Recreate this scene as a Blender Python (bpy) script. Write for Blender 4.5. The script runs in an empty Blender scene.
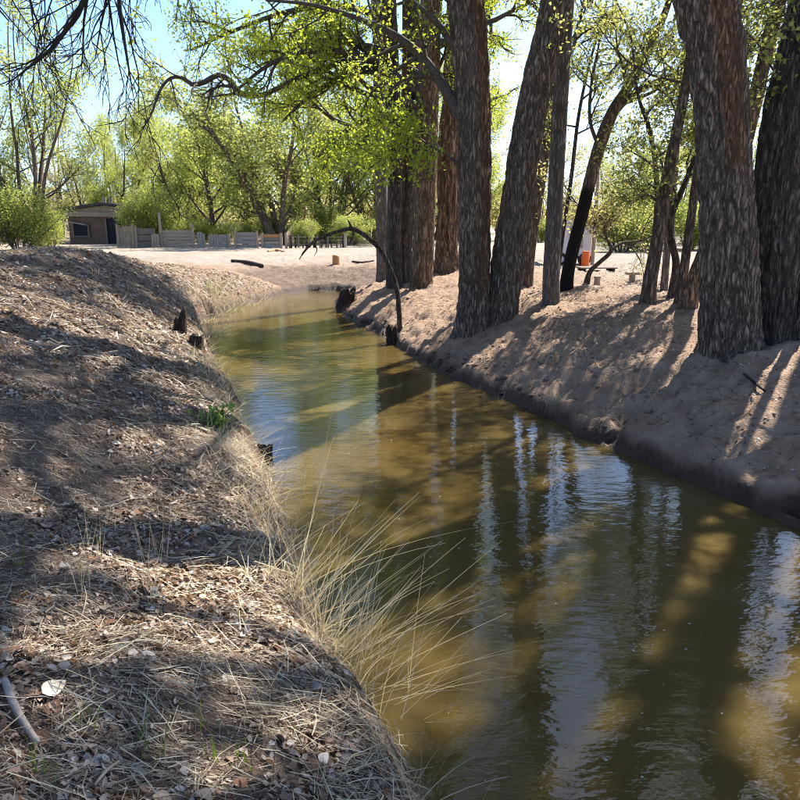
import bpy, math, random
import numpy as np
from mathutils import Vector

# ------------------------------------------------------------------ camera, sky, sun, exposure
scene = bpy.context.scene
COL = scene.collection
F_PX, PITCH, CAM_H = 700.0, math.radians(14.0), 2.2      # focal length in photo pixels, downward pitch, eye above water
cam_d = bpy.data.cameras.new('camera')
cam_d.sensor_width = 36.0
cam_d.lens = 36.0 * F_PX / 800.0
cam_d.clip_start, cam_d.clip_end = 0.05, 3000.0
cam = bpy.data.objects.new('camera', cam_d)
COL.objects.link(cam)
cam.location = (0, 0, CAM_H)
cam.rotation_euler = (math.pi / 2 - PITCH, 0, 0)
scene.camera = cam

SUN_AZ, SUN_EL = math.radians(37.0), math.radians(47.0)
world = bpy.data.worlds.new('World')
scene.world = world
world.use_nodes = True
wn, wl = world.node_tree.nodes, world.node_tree.links
wn.clear()
sky = wn.new('ShaderNodeTexSky')
sky.sky_type = 'NISHITA'
sky.sun_disc = False
sky.sun_elevation = SUN_EL
sky.sun_rotation = SUN_AZ
sky.altitude = 1700.0
sky.air_density = 1.0
sky.dust_density = 2.4
sky.ozone_density = 5.0
bg = wn.new('ShaderNodeBackground')
bg.inputs['Strength'].default_value = 0.108
wo = wn.new('ShaderNodeOutputWorld')
wl.new(sky.outputs[0], bg.inputs[0])
wl.new(bg.outputs[0], wo.inputs[0])

sun_d = bpy.data.lights.new('sun', 'SUN')
sun_d.energy = 5.0
sun_d.angle = math.radians(0.53)
sun_d.color = (1.0, 0.95, 0.87)
sun = bpy.data.objects.new('sun', sun_d)
COL.objects.link(sun)
sv = Vector((math.sin(SUN_AZ) * math.cos(SUN_EL), math.cos(SUN_AZ) * math.cos(SUN_EL), math.sin(SUN_EL)))
sun.rotation_euler = sv.to_track_quat('Z', 'Y').to_euler()
sun.location = (10, 12, 30)

scene.view_settings.view_transform = 'Standard'
scene.view_settings.look = 'None'
scene.view_settings.gamma = 1.0
scene.view_settings.exposure = 1.6
scene.view_settings.use_curve_mapping = False
scene.render.engine = 'CYCLES'
scene.cycles.max_bounces = 8
scene.cycles.filter_width = 1.0
scene.cycles.transparent_max_bounces = 8

RNG = np.random.default_rng(7)
random.seed(7)

# ------------------------------------------------------------------ small helpers
def ray(u, v):
    """direction (x right, y forward, z up) of a photo pixel"""
    a, b = u - 400.0, v - 400.0
    c, s = math.cos(PITCH), math.sin(PITCH)
    return np.array([a, F_PX * c - b * s, -(F_PX * s + b * c)])

def P(u, v, Y):
    """the point seen at a photo pixel, at a forward distance Y"""
    d = ray(u, v)
    return np.array([0, 0, CAM_H]) + d * (Y / d[1])

_perm = np.random.default_rng(3).permutation(256)
_perm = np.concatenate([_perm, _perm, _perm])
_grad = np.random.default_rng(4).normal(size=(256, 3))
_grad /= np.linalg.norm(_grad, axis=1)[:, None]

def perlin(x, y, z=0.0):
    x, y, z = np.broadcast_arrays(np.asarray(x, float), np.asarray(y, float), np.asarray(z, float))
    xi, yi, zi = np.floor(x).astype(int), np.floor(y).astype(int), np.floor(z).astype(int)
    xf, yf, zf = x - xi, y - yi, z - zi
    xi, yi, zi = xi & 255, yi & 255, zi & 255
    fade = lambda t: t * t * t * (t * (t * 6 - 15) + 10)
    u, v, w = fade(xf), fade(yf), fade(zf)
    def g(i, j, k):
        h = _perm[_perm[_perm[xi + i] + yi + j] + zi + k]
        gr = _grad[h]
        return gr[..., 0] * (xf - i) + gr[..., 1] * (yf - j) + gr[..., 2] * (zf - k)
    lerp = lambda a, b, t: a + t * (b - a)
    return lerp(lerp(lerp(g(0, 0, 0), g(1, 0, 0), u), lerp(g(0, 1, 0), g(1, 1, 0), u), v),
                lerp(lerp(g(0, 0, 1), g(1, 0, 1), u), lerp(g(0, 1, 1), g(1, 1, 1), u), v), w)

def fbm(x, y, z=0.0, octaves=4, gain=0.5):
    out, a = 0.0, 1.0
    for _ in range(octaves):
        out = out + a * perlin(x, y, z)
        x, y, z, a = np.asarray(x) * 2.03 + 17.1, np.asarray(y) * 2.03 + 5.3, np.asarray(z) * 2.03 + 9.7, a * gain
    return out

def smooth(a, b, x):
    t = np.clip((x - a) / (b - a), 0, 1)
    return t * t * (3 - 2 * t)

def mesh_from(name, verts, quads=None, tris=None, smooth_shade=True, attrs=None, mat_index=None):
    me = bpy.data.meshes.new(name)
    verts = np.asarray(verts, np.float32)
    q = np.zeros((0, 4), np.int32) if quads is None or len(quads) == 0 else np.asarray(quads, np.int32)
    t = np.zeros((0, 3), np.int32) if tris is None or len(tris) == 0 else np.asarray(tris, np.int32)
    me.vertices.add(len(verts))
    me.vertices.foreach_set('co', verts.ravel())
    me.loops.add(q.size + t.size)
    me.loops.foreach_set('vertex_index', np.concatenate([q.ravel(), t.ravel()]))
    n = len(q) + len(t)
    me.polygons.add(n)
    starts = np.concatenate([np.arange(len(q)) * 4, q.size + np.arange(len(t)) * 3]).astype(np.int32)
    me.polygons.foreach_set('loop_start', starts)
    me.polygons.foreach_set('use_smooth', np.full(n, smooth_shade))
    if mat_index is not None:
        me.polygons.foreach_set('material_index', np.asarray(mat_index, np.int32))
    for k, a in (attrs or {}).items():
        at = me.attributes.new(k, 'FLOAT', 'POINT')
        at.data.foreach_set('value', np.asarray(a, np.float32).ravel())
    me.update(calc_edges=True)
    me.validate()
    return me

def link(name, me, mats, parent=None):
    o = bpy.data.objects.new(name, me)
    COL.objects.link(o)
    if me is not None:
        for m in (mats if isinstance(mats, (list, tuple)) else [mats]):
            if m is not None and m.name not in me.materials:
                me.materials.append(m)
    if parent is not None:
        o.parent = parent
    return o

def tag(o, label=None, cat=None, group=None, kind=None):
    if label: o['label'] = label
    if cat: o['category'] = cat
    if group: o['group'] = group
    if kind: o['kind'] = kind
    return o

def empty(name, loc, label, cat, group=None, rz=0.0):
    o = bpy.data.objects.new(name, None)
    COL.objects.link(o)
    o.empty_display_size = 0.2
    o.location = [float(c) for c in loc]
    o.rotation_euler = (0, 0, rz)
    return tag(o, label, cat, group)

class MB:
    """collects boxes and other small shapes into one mesh"""
    def __init__(s): s.v, s.q, s.t, s.n = [], [], [], 0
    def add(s, v, q=None, t=None):
        v = np.asarray(v, float)
        if q is not None and len(q): s.q.append(np.asarray(q) + s.n)
        if t is not None and len(t): s.t.append(np.asarray(t) + s.n)
        s.v.append(v); s.n += len(v)
        return s
    def box(s, c, size, rz=0.0, tilt=0.0, jit=0.0):
        sx, sy, sz = [k / 2 for k in size]
        v = np.array([[x, y, z] for z in (-sz, sz) for x, y in ((-sx, -sy), (sx, -sy), (sx, sy), (-sx, sy))])
        if jit: v = v + RNG.normal(0, jit, v.shape)
        if tilt:
            ca, sa = math.cos(tilt), math.sin(tilt)
            v = np.stack([v[:, 0] * ca - v[:, 2] * sa, v[:, 1], v[:, 0] * sa + v[:, 2] * ca], 1)
        ca, sa = math.cos(rz), math.sin(rz)
        v = np.stack([v[:, 0] * ca - v[:, 1] * sa, v[:, 0] * sa + v[:, 1] * ca, v[:, 2]], 1) + np.asarray(c, float)
        return s.add(v, [[0, 3, 2, 1], [4, 5, 6, 7], [0, 1, 5, 4], [1, 2, 6, 5], [2, 3, 7, 6], [3, 0, 4, 7]])
    def tube(s, pts, rad, sides, **kw):
        v, q, t = tube(pts, rad, sides, **kw)[:3]
        return s.add(v, q, t)
    def arrays(s):
        v = np.concatenate(s.v) if s.v else np.zeros((0, 3))
        return v, (np.concatenate(s.q) if s.q else None), (np.concatenate(s.t) if s.t else None)
    def build(s, name, mat, parent=None, smooth_shade=False, origin=None):
        v, q, t = s.arrays()
        if origin is not None: v = v - np.asarray(origin)
        return link(name, mesh_from(name, v, q, t, smooth_shade), mat, parent)

def spline(ctrl, step):
    """Catmull-Rom through the control rows (x, y, z, radius...), resampled at about step"""
    c = np.asarray(ctrl, float)
    c = np.vstack([2 * c[0] - c[1], c, 2 * c[-1] - c[-2]])
    out = []
    for i in range(1, len(c) - 2):
        p0, p1, p2, p3 = c[i - 1], c[i], c[i + 1], c[i + 2]
        n = max(2, int(np.linalg.norm(p2[:3] - p1[:3]) / step))
        t = np.linspace(0, 1, n, endpoint=False)[:, None]
        out.append(0.5 * (2 * p1 + (p2 - p0) * t + (2 * p0 - 5 * p1 + 4 * p2 - p3) * t ** 2 + (3 * p1 - p0 - 3 * p2 + p3) * t ** 3))
    out.append(c[-2][None])
    return np.vstack(out)

def frames(pts):
    pts = np.asarray(pts, float)
    tan = np.gradient(pts, axis=0)
    tan /= np.linalg.norm(tan, axis=1)[:, None] + 1e-9
    n = np.zeros_like(pts)
    up = np.array([0, 1.0, 0]) if abs(tan[0][1]) < 0.8 else np.array([1.0, 0, 0])
    a = up - tan[0] * np.dot(up, tan[0])
    n[0] = a / np.linalg.norm(a)
    for i in range(1, len(pts)):
        a = n[i - 1] - tan[i] * np.dot(n[i - 1], tan[i])
        n[i] = a / (np.linalg.norm(a) + 1e-9)
    return tan, n, np.cross(tan, n)

def tube(pts, rad, sides, shape=None, cap=True):
    """shape(theta (1,S), s (N,1), r (N,1)) -> radius (N,S)"""
    pts = np.asarray(pts, float)
    rad = np.broadcast_to(np.asarray(rad, float), (len(pts),))
    tan, n, b = frames(pts)
    th = np.arange(sides) / sides * 2 * np.pi
    s = np.concatenate([[0], np.cumsum(np.linalg.norm(np.diff(pts, axis=0), axis=1))])
    R = np.repeat(rad[:, None], sides, 1)
    if shape is not None:
        R = shape(th[None, :], s[:, None], rad[:, None])
    v = pts[:, None, :] + R[:, :, None] * (np.cos(th)[None, :, None] * n[:, None, :] + np.sin(th)[None, :, None] * b[:, None, :])
    N = len(pts)
    i, j = np.meshgrid(np.arange(N - 1), np.arange(sides), indexing='ij')
    j2 = (j + 1) % sides
    q = np.stack([i * sides + j, i * sides + j2, (i + 1) * sides + j2, (i + 1) * sides + j], -1).reshape(-1, 4)
    v = v.reshape(-1, 3)
    t = None
    if cap:
        v = np.vstack([v, pts[0], pts[-1]])
        k = np.arange(sides)
        t = np.vstack([np.stack([np.full(sides, N * sides), (k + 1) % sides, k], 1),
                       np.stack([np.full(sides, N * sides + 1), (N - 1) * sides + k, (N - 1) * sides + (k + 1) % sides], 1)])
    return v, q, t, th, s

# ------------------------------------------------------------------ materials
MATS = {}
def new_mat(name):
    m = bpy.data.materials.new(name)
    m.use_nodes = True
    m.node_tree.nodes.clear()
    MATS[name] = m
    return m, m.node_tree.nodes, m.node_tree.links

def ramp(nodes, stops):
    r = nodes.new('ShaderNodeValToRGB')
    el = r.color_ramp.elements
    while len(el) < len(stops): el.new(0.5)
    for e, (p, c) in zip(el, stops):
        e.position = p
        e.color = (c[0], c[1], c[2], 1)
    return r

def noise(nodes, links, scale, detail=6, rough=0.6, vec=None, mapping=None, coord='Object'):
    t = nodes.new('ShaderNodeTexNoise')
    t.inputs['Scale'].default_value = scale
    t.inputs['Detail'].default_value = detail
    t.inputs['Roughness'].default_value = rough
    if vec is None:
        tc = nodes.new('ShaderNodeTexCoord')
        vec = tc.outputs[coord]
    if mapping:
        mp = nodes.new('ShaderNodeMapping')
        mp.inputs['Scale'].default_value = mapping
        links.new(vec, mp.inputs['Vector'])
        vec = mp.outputs[0]
    links.new(vec, t.inputs['Vector'])
    return t

def mixc(nodes, links, fac, a, b, mode='MIX'):
    m = nodes.new('ShaderNodeMix')
    m.data_type = 'RGBA'
    m.blend_type = mode
    for sock, val in ((m.inputs[0], fac), (m.inputs[6], a), (m.inputs[7], b)):
        if isinstance(val, (int, float)): sock.default_value = val
        elif isinstance(val, (tuple, list)): sock.default_value = (*val[:3], 1)
        else: links.new(val, sock)
    return m.outputs[2]

def math_node(nodes, links, op, a, b=None, clamp=False):
    m = nodes.new('ShaderNodeMath')
    m.operation = op
    m.use_clamp = clamp
    for s, val in zip(m.inputs, (a, b)):
        if val is None: continue
        if isinstance(val, (int, float)): s.default_value = val
        else: links.new(val, s)
    return m.outputs[0]

def finish(nodes, links, color, rough=0.9, bump=None, bstr=0.4, bdist=0.02, spec=0.3):
    p = nodes.new('ShaderNodeBsdfPrincipled')
    o = nodes.new('ShaderNodeOutputMaterial')
    if isinstance(color, tuple): p.inputs['Base Color'].default_value = (*color, 1)
    else: links.new(color, p.inputs['Base Color'])
    if isinstance(rough, (int, float)): p.inputs['Roughness'].default_value = rough
    else: links.new(rough, p.inputs['Roughness'])
    p.inputs['Specular IOR Level'].default_value = spec
    if bump is not None:
        b = nodes.new('ShaderNodeBump')
        b.inputs['Strength'].default_value = bstr
        b.inputs['Distance'].default_value = bdist
        links.new(bump, b.inputs['Height'])
        links.new(b.outputs[0], p.inputs['Normal'])
    links.new(p.outputs[0], o.inputs[0])
    return p

def simple_mat(name, c1, c2, scale=8, mapping=None, rough=0.85, bstr=0.4, bdist=0.01, per_island=False):
    m, n, l = new_mat(name)
    t = noise(n, l, scale, mapping=mapping)
    r = ramp(n, [(0.3, c1), (0.7, c2)])
    if per_island:
        g = n.new('ShaderNodeNewGeometry')
        f = math_node(n, l, 'ADD', math_node(n, l, 'MULTIPLY', t.outputs['Fac'], 0.4), math_node(n, l, 'MULTIPLY', g.outputs['Random Per Island'], 0.7))
        l.new(f, r.inputs[0])
    else:
        l.new(t.outputs['Fac'], r.inputs[0])
    finish(n, l, r.outputs[0], rough, t.outputs['Fac'], bstr, bdist)
    return m

def attr(nodes, name):
    a = nodes.new('ShaderNodeAttribute')
    a.attribute_name = name
    return a.outputs['Fac']

def make_ground_mat():
    m, n, l = new_mat('ground_soil')
    big = noise(n, l, 0.7, 5)
    mid = noise(n, l, 5.0, 7, 0.65)
    fine = noise(n, l, 46.0, 5, 0.7)
    grit = n.new('ShaderNodeTexVoronoi')
    grit.inputs['Scale'].default_value = 38.0
    tc = n.new('ShaderNodeTexCoord'); l.new(tc.outputs['Object'], grit.inputs['Vector'])
    sand = ramp(n, [(0.28, (0.28, 0.168, 0.106)), (0.5, (0.46, 0.305, 0.200)), (0.72, (0.58, 0.42, 0.295))])
    l.new(mid.outputs['Fac'], sand.inputs[0])
    sand2 = mixc(n, l, math_node(n, l, 'MULTIPLY', fine.outputs['Fac'], 0.5), sand.outputs[0], (0.42, 0.28, 0.186))
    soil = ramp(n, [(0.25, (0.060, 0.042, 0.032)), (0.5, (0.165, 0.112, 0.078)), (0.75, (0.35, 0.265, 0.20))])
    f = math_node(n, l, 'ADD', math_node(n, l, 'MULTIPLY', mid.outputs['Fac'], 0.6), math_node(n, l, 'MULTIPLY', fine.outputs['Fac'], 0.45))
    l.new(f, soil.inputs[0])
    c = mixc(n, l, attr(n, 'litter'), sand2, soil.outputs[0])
    pale = ramp(n, [(0.3, (0.37, 0.295, 0.225)), (0.7, (0.49, 0.41, 0.325))])
    l.new(big.outputs['Fac'], pale.inputs[0])
    c = mixc(n, l, attr(n, 'pale'), c, pale.outputs[0])
    wetf = math_node(n, l, 'MULTIPLY', attr(n, 'wet'), math_node(n, l, 'ADD', 0.55, math_node(n, l, 'MULTIPLY', mid.outputs['Fac'], 0.7)), True)
    c = mixc(n, l, wetf, c, (0.078, 0.043, 0.028))
    crust = noise(n, l, 17.0, 5, 0.6)
    cr = math_node(n, l, 'MULTIPLY', math_node(n, l, 'ABSOLUTE', math_node(n, l, 'SUBTRACT', crust.outputs['Fac'], 0.5)), 2.4)
    h = math_node(n, l, 'ADD', math_node(n, l, 'ADD', cr, math_node(n, l, 'MULTIPLY', mid.outputs['Fac'], 1.2)), math_node(n, l, 'ADD', math_node(n, l, 'MULTIPLY', fine.outputs['Fac'], 0.6), math_node(n, l, 'MULTIPLY', grit.outputs['Distance'], 0.25)))
    rough = math_node(n, l, 'SUBTRACT', 0.95, math_node(n, l, 'MULTIPLY', wetf, 0.45))
    finish(n, l, c, rough, h, 0.9, 0.085, 0.25)
    return m

def make_water_mat():
    m, n, l = new_mat('murky_water')
    tc = n.new('ShaderNodeTexCoord')
    mp = n.new('ShaderNodeMapping')
    mp.inputs['Rotation'].default_value = (0, 0, math.radians(17))
    mp.inputs['Scale'].default_value = (1.0, 2.2, 1.0)
    l.new(tc.outputs['Object'], mp.inputs['Vector'])
    a = noise(n, l, 4.5, 3, 0.5, mp.outputs[0])
    b = noise(n, l, 19.0, 3, 0.5, mp.outputs[0])
    patch = noise(n, l, 0.55, 2, 0.5)
    calm = ramp(n, [(0.38, (0.15, 0.15, 0.15)), (0.62, (1, 1, 1))]); l.new(patch.outputs['Fac'], calm.inputs[0])
    h = math_node(n, l, 'ADD', a.outputs['Fac'], math_node(n, l, 'MULTIPLY', math_node(n, l, 'MULTIPLY', b.outputs['Fac'], 0.30), calm.outputs[0]))
    murk = noise(n, l, 0.8, 4)
    r = ramp(n, [(0.3, (0.076, 0.048, 0.010)), (0.7, (0.106, 0.075, 0.025))])
    l.new(murk.outputs['Fac'], r.inputs[0])
    p = n.new('ShaderNodeBsdfPrincipled')
    o = n.new('ShaderNodeOutputMaterial')
    l.new(r.outputs[0], p.inputs['Base Color'])
    p.inputs['Roughness'].default_value = 0.02
    p.inputs['IOR'].default_value = 1.34
    p.inputs['Subsurface Weight'].default_value = 1.0
    p.inputs['Subsurface Radius'].default_value = (1.0, 0.85, 0.6)
    p.inputs['Subsurface Scale'].default_value = 0.6
    p.inputs['Specular IOR Level'].default_value = 0.75
    bp = n.new('ShaderNodeBump')
    bp.inputs['Strength'].default_value = 0.55
    bp.inputs['Distance'].default_value = 0.008
    l.new(h, bp.inputs['Height'])
    l.new(bp.outputs[0], p.inputs['Normal'])
    l.new(p.outputs[0], o.inputs[0])
    return m

def make_bark(name, dark, light, streak=(0.36, 0.200, 0.115), scale=13.0):
    m, n, l = new_mat(name)
    t = noise(n, l, scale, 7, 0.62, mapping=(1, 1, 0.13))
    f = noise(n, l, scale * 6, 5, 0.7, mapping=(1, 1, 0.5))
    blot = noise(n, l, 1.4, 3)
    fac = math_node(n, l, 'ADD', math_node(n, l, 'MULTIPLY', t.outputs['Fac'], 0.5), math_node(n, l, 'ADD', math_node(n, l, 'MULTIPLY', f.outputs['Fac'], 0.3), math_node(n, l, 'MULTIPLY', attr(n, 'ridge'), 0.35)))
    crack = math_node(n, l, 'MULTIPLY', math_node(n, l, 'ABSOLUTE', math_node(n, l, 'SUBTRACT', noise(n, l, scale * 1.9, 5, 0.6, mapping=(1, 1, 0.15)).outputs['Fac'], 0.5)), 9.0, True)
    fac = math_node(n, l, 'MULTIPLY', fac, math_node(n, l, 'ADD', 0.30, math_node(n, l, 'MULTIPLY', crack, 0.80)))  # furrow shading painted into the colour: cracks and low ridges go darker
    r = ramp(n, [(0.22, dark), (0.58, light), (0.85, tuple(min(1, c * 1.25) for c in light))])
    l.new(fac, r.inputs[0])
    c = mixc(n, l, math_node(n, l, 'MULTIPLY', blot.outputs['Fac'], 0.5), r.outputs[0], tuple(a * 0.7 for a in light))
    rs = ramp(n, [(0.3, tuple(a * 0.45 for a in streak)), (0.7, streak)])
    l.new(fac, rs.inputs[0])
    c = mixc(n, l, attr(n, 'streak'), c, rs.outputs[0])  # orange: bare wood on the forked cottonwood, painted light on other trunks
    c = mixc(n, l, attr(n, 'char'), c, (0.022, 0.018, 0.016))
    h = math_node(n, l, 'ADD', math_node(n, l, 'MULTIPLY', crack, 0.9), math_node(n, l, 'ADD', t.outputs['Fac'], math_node(n, l, 'MULTIPLY', f.outputs['Fac'], 0.5)))
    finish(n, l, c, 0.92, h, 1.0, 0.04, 0.2)
    return m

def make_leaf(name, stops, trans, tfac=0.5):
    m, n, l = new_mat(name)
    g = n.new('ShaderNodeNewGeometry')
    r = ramp(n, stops)
    l.new(g.outputs['Random Per Island'], r.inputs[0])
    p = n.new('ShaderNodeBsdfPrincipled')
    l.new(r.outputs[0], p.inputs['Base Color'])
    p.inputs['Roughness'].default_value = 0.5
    p.inputs['Specular IOR Level'].default_value = 0.35
    o = n.new('ShaderNodeOutputMaterial')
    if tfac > 0:
        tr = n.new('ShaderNodeBsdfTranslucent')
        l.new(mixc(n, l, 0.7, r.outputs[0], trans), tr.inputs[0])
        mx = n.new('ShaderNodeMixShader')
        mx.inputs[0].default_value = tfac
        l.new(p.outputs[0], mx.inputs[1]); l.new(tr.outputs[0], mx.inputs[2])
        l.new(mx.outputs[0], o.inputs[0])
    else:
        l.new(p.outputs[0], o.inputs[0])
    return m

M_GROUND, M_WATER = make_ground_mat(), make_water_mat()
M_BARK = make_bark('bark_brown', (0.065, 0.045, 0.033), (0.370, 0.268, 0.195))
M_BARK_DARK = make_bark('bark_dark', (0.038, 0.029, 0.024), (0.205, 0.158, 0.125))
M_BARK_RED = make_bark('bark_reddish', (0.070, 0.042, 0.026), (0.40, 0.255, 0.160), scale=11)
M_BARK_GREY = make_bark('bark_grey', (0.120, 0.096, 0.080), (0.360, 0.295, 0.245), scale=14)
M_TWIG = simple_mat('twig_brown', (0.045, 0.034, 0.028), (0.11, 0.085, 0.068), 20, bstr=0.2)
M_TWIG_DARK = simple_mat('twig_dark', (0.018, 0.014, 0.012), (0.040, 0.031, 0.026), 20, bstr=0.2)
G1 = [(0.0, (0.075, 0.130, 0.020)), (0.45, (0.120, 0.200, 0.026)), (0.8, (0.200, 0.270, 0.035)), (1.0, (0.30, 0.33, 0.05))]
G2 = [(0.0, (0.120, 0.170, 0.030)), (0.5, (0.195, 0.250, 0.045)), (1.0, (0.330, 0.340, 0.085))]
G3 = [(0.0, (0.185, 0.200, 0.055)), (0.5, (0.290, 0.280, 0.085)), (1.0, (0.38, 0.34, 0.130))]
M_LEAF = make_leaf('leaf_fresh_green', G1, (0.60, 0.66, 0.05), 0.62)
M_LEAF2 = make_leaf('leaf_yellow_green', G2, (0.56, 0.55, 0.15), 0.5)
G4 = [(0.0, (0.130, 0.180, 0.040)), (0.5, (0.220, 0.275, 0.065)), (1.0, (0.36, 0.37, 0.120))]
M_LEAF_FAR = make_leaf('leaf_hazed_olive', G4, (0.62, 0.66, 0.13), 0.56)  # distance haze put into the leaf colour, paler than near leaves
M_LEAF3 = make_leaf('leaf_pale_bud', G3, (0.60, 0.52, 0.18), 0.5)
M_STRAW = make_leaf('dry_straw', [(0.0, (0.11, 0.080, 0.055)), (0.4, (0.235, 0.180, 0.125)), (0.75, (0.40, 0.325, 0.225)), (1.0, (0.56, 0.49, 0.38))], (0.6, 0.45, 0.2), 0.22)
M_STRAW_PALE = make_leaf('pale_straw', [(0.0, (0.38, 0.29, 0.165)), (0.5, (0.60, 0.495, 0.31)), (1.0, (0.72, 0.63, 0.45))], (0.75, 0.62, 0.32), 0.3)
M_DEAD = make_leaf('dead_leaf_mix', [(0.0, (0.085, 0.050, 0.032)), (0.35, (0.190, 0.117, 0.073)), (0.6, (0.29, 0.205, 0.140)), (0.85, (0.38, 0.305, 0.235)), (1.0, (0.52, 0.46, 0.385))], (0.4, 0.2, 0.07), 0.18)
M_GRASS = make_leaf('green_blade', [(0.0, (0.045, 0.10, 0.018)), (1.0, (0.13, 0.21, 0.04))], (0.3, 0.42, 0.05), 0.35)
M_WOOD = simple_mat('weathered_wood', (0.13, 0.095, 0.07), (0.27, 0.21, 0.165), 6, (6, 6, 1), bstr=0.6)
M_WOOD_GREY = simple_mat('grey_wood', (0.23, 0.185, 0.145), (0.40, 0.34, 0.28), 6, (6, 6, 1), bstr=0.6)
M_WOOD_TAN = simple_mat('tan_wood', (0.28, 0.20, 0.135), (0.43, 0.33, 0.24), 6, (6, 6, 1), bstr=0.5)
M_ORANGE_WOOD = simple_mat('cut_orange_wood', (0.33, 0.15, 0.05), (0.50, 0.26, 0.10), 9, bstr=0.5)
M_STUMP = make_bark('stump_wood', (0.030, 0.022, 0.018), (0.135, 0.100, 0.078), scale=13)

# ------------------------------------------------------------------ the water's outline and the lie of the land
LEFT_EDGE = [(1.45, -4.0), (0.75, 0.0), (0.05, 2.3), (-0.70, 4.3), (-1.42, 6.7), (-2.55, 10.0), (-3.75, 13.4), (-4.55, 16.2), (-4.65, 18.0), (-4.35, 20.5), (-3.85, 23.4)]
RIGHT_EDGE = [(-1.75, 23.8), (-1.85, 20.5), (-1.38, 17.6), (-0.40, 14.2), (0.64, 10.8), (1.70, 8.0), (2.95, 4.8), (4.10, 1.8), (4.9, 0.0), (6.5, -4.0)]
def dens(p):
    c = spline([(x, y, 0, 0) for x, y in p], 0.13)
    return c[:, :2]
_L, _R = dens(LEFT_EDGE), dens(RIGHT_EDGE)
_wob = lambda e, k: e + np.stack([0.14 * perlin(e[:, 1] * 0.9, k) + 0.15 * perlin(e[:, 1] * 2.3, k + 3) + 0.07 * perlin(e[:, 1] * 5.5, k + 6), 0 * e[:, 0]], 1)
_L, _R = _wob(_L, 1.3), _wob(_R, 7.7)
_E = np.array([_L[-1], [-3.2, 24.6], [-2.2, 24.5], _R[0]])
SEGS = [(_L[i], _L[i + 1], 0) for i in range(len(_L) - 1)] + [(_E[i], _E[i + 1], 2) for i in range(3)] + [(_R[i], _R[i + 1], 1) for i in range(len(_R) - 1)]

def edge_distance(x, y):
    """signed distance to the waterline (positive on land) and the side: 0 west bank, 1 east bank, 2 the far end"""
    shp = x.shape
    x, y = x.ravel(), y.ravel()
    best = np.full(x.shape, 1e9); side = np.zeros(x.shape, int); inside = np.zeros(x.shape, bool)
    near = (np.abs(x) < 30) & (y > -20) & (y < 50)
    segs = SEGS
    for a, b, k in segs:
        d = b - a
        px, py = x - a[0], y - a[1]
        t = np.clip((px * d[0] + py * d[1]) / (d @ d), 0, 1)
        dd = (px - t * d[0]) ** 2 + (py - t * d[1]) ** 2
        m = dd < best
        best[m] = dd[m]; side[m] = k
    for (a, b, k) in segs + [(segs[-1][1], segs[0][0], 3)]:
        cond = ((a[1] > y) != (b[1] > y))
        with np.errstate(divide='ignore', invalid='ignore'):
            xi = a[0] + (y - a[1]) * (b[0] - a[0]) / (b[1] - a[1] if b[1] != a[1] else 1e-9)
        inside ^= cond & (x < xi)
    d = np.sqrt(best)
    return np.where(inside, -d, d).reshape(shp), side.reshape(shp)

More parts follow.
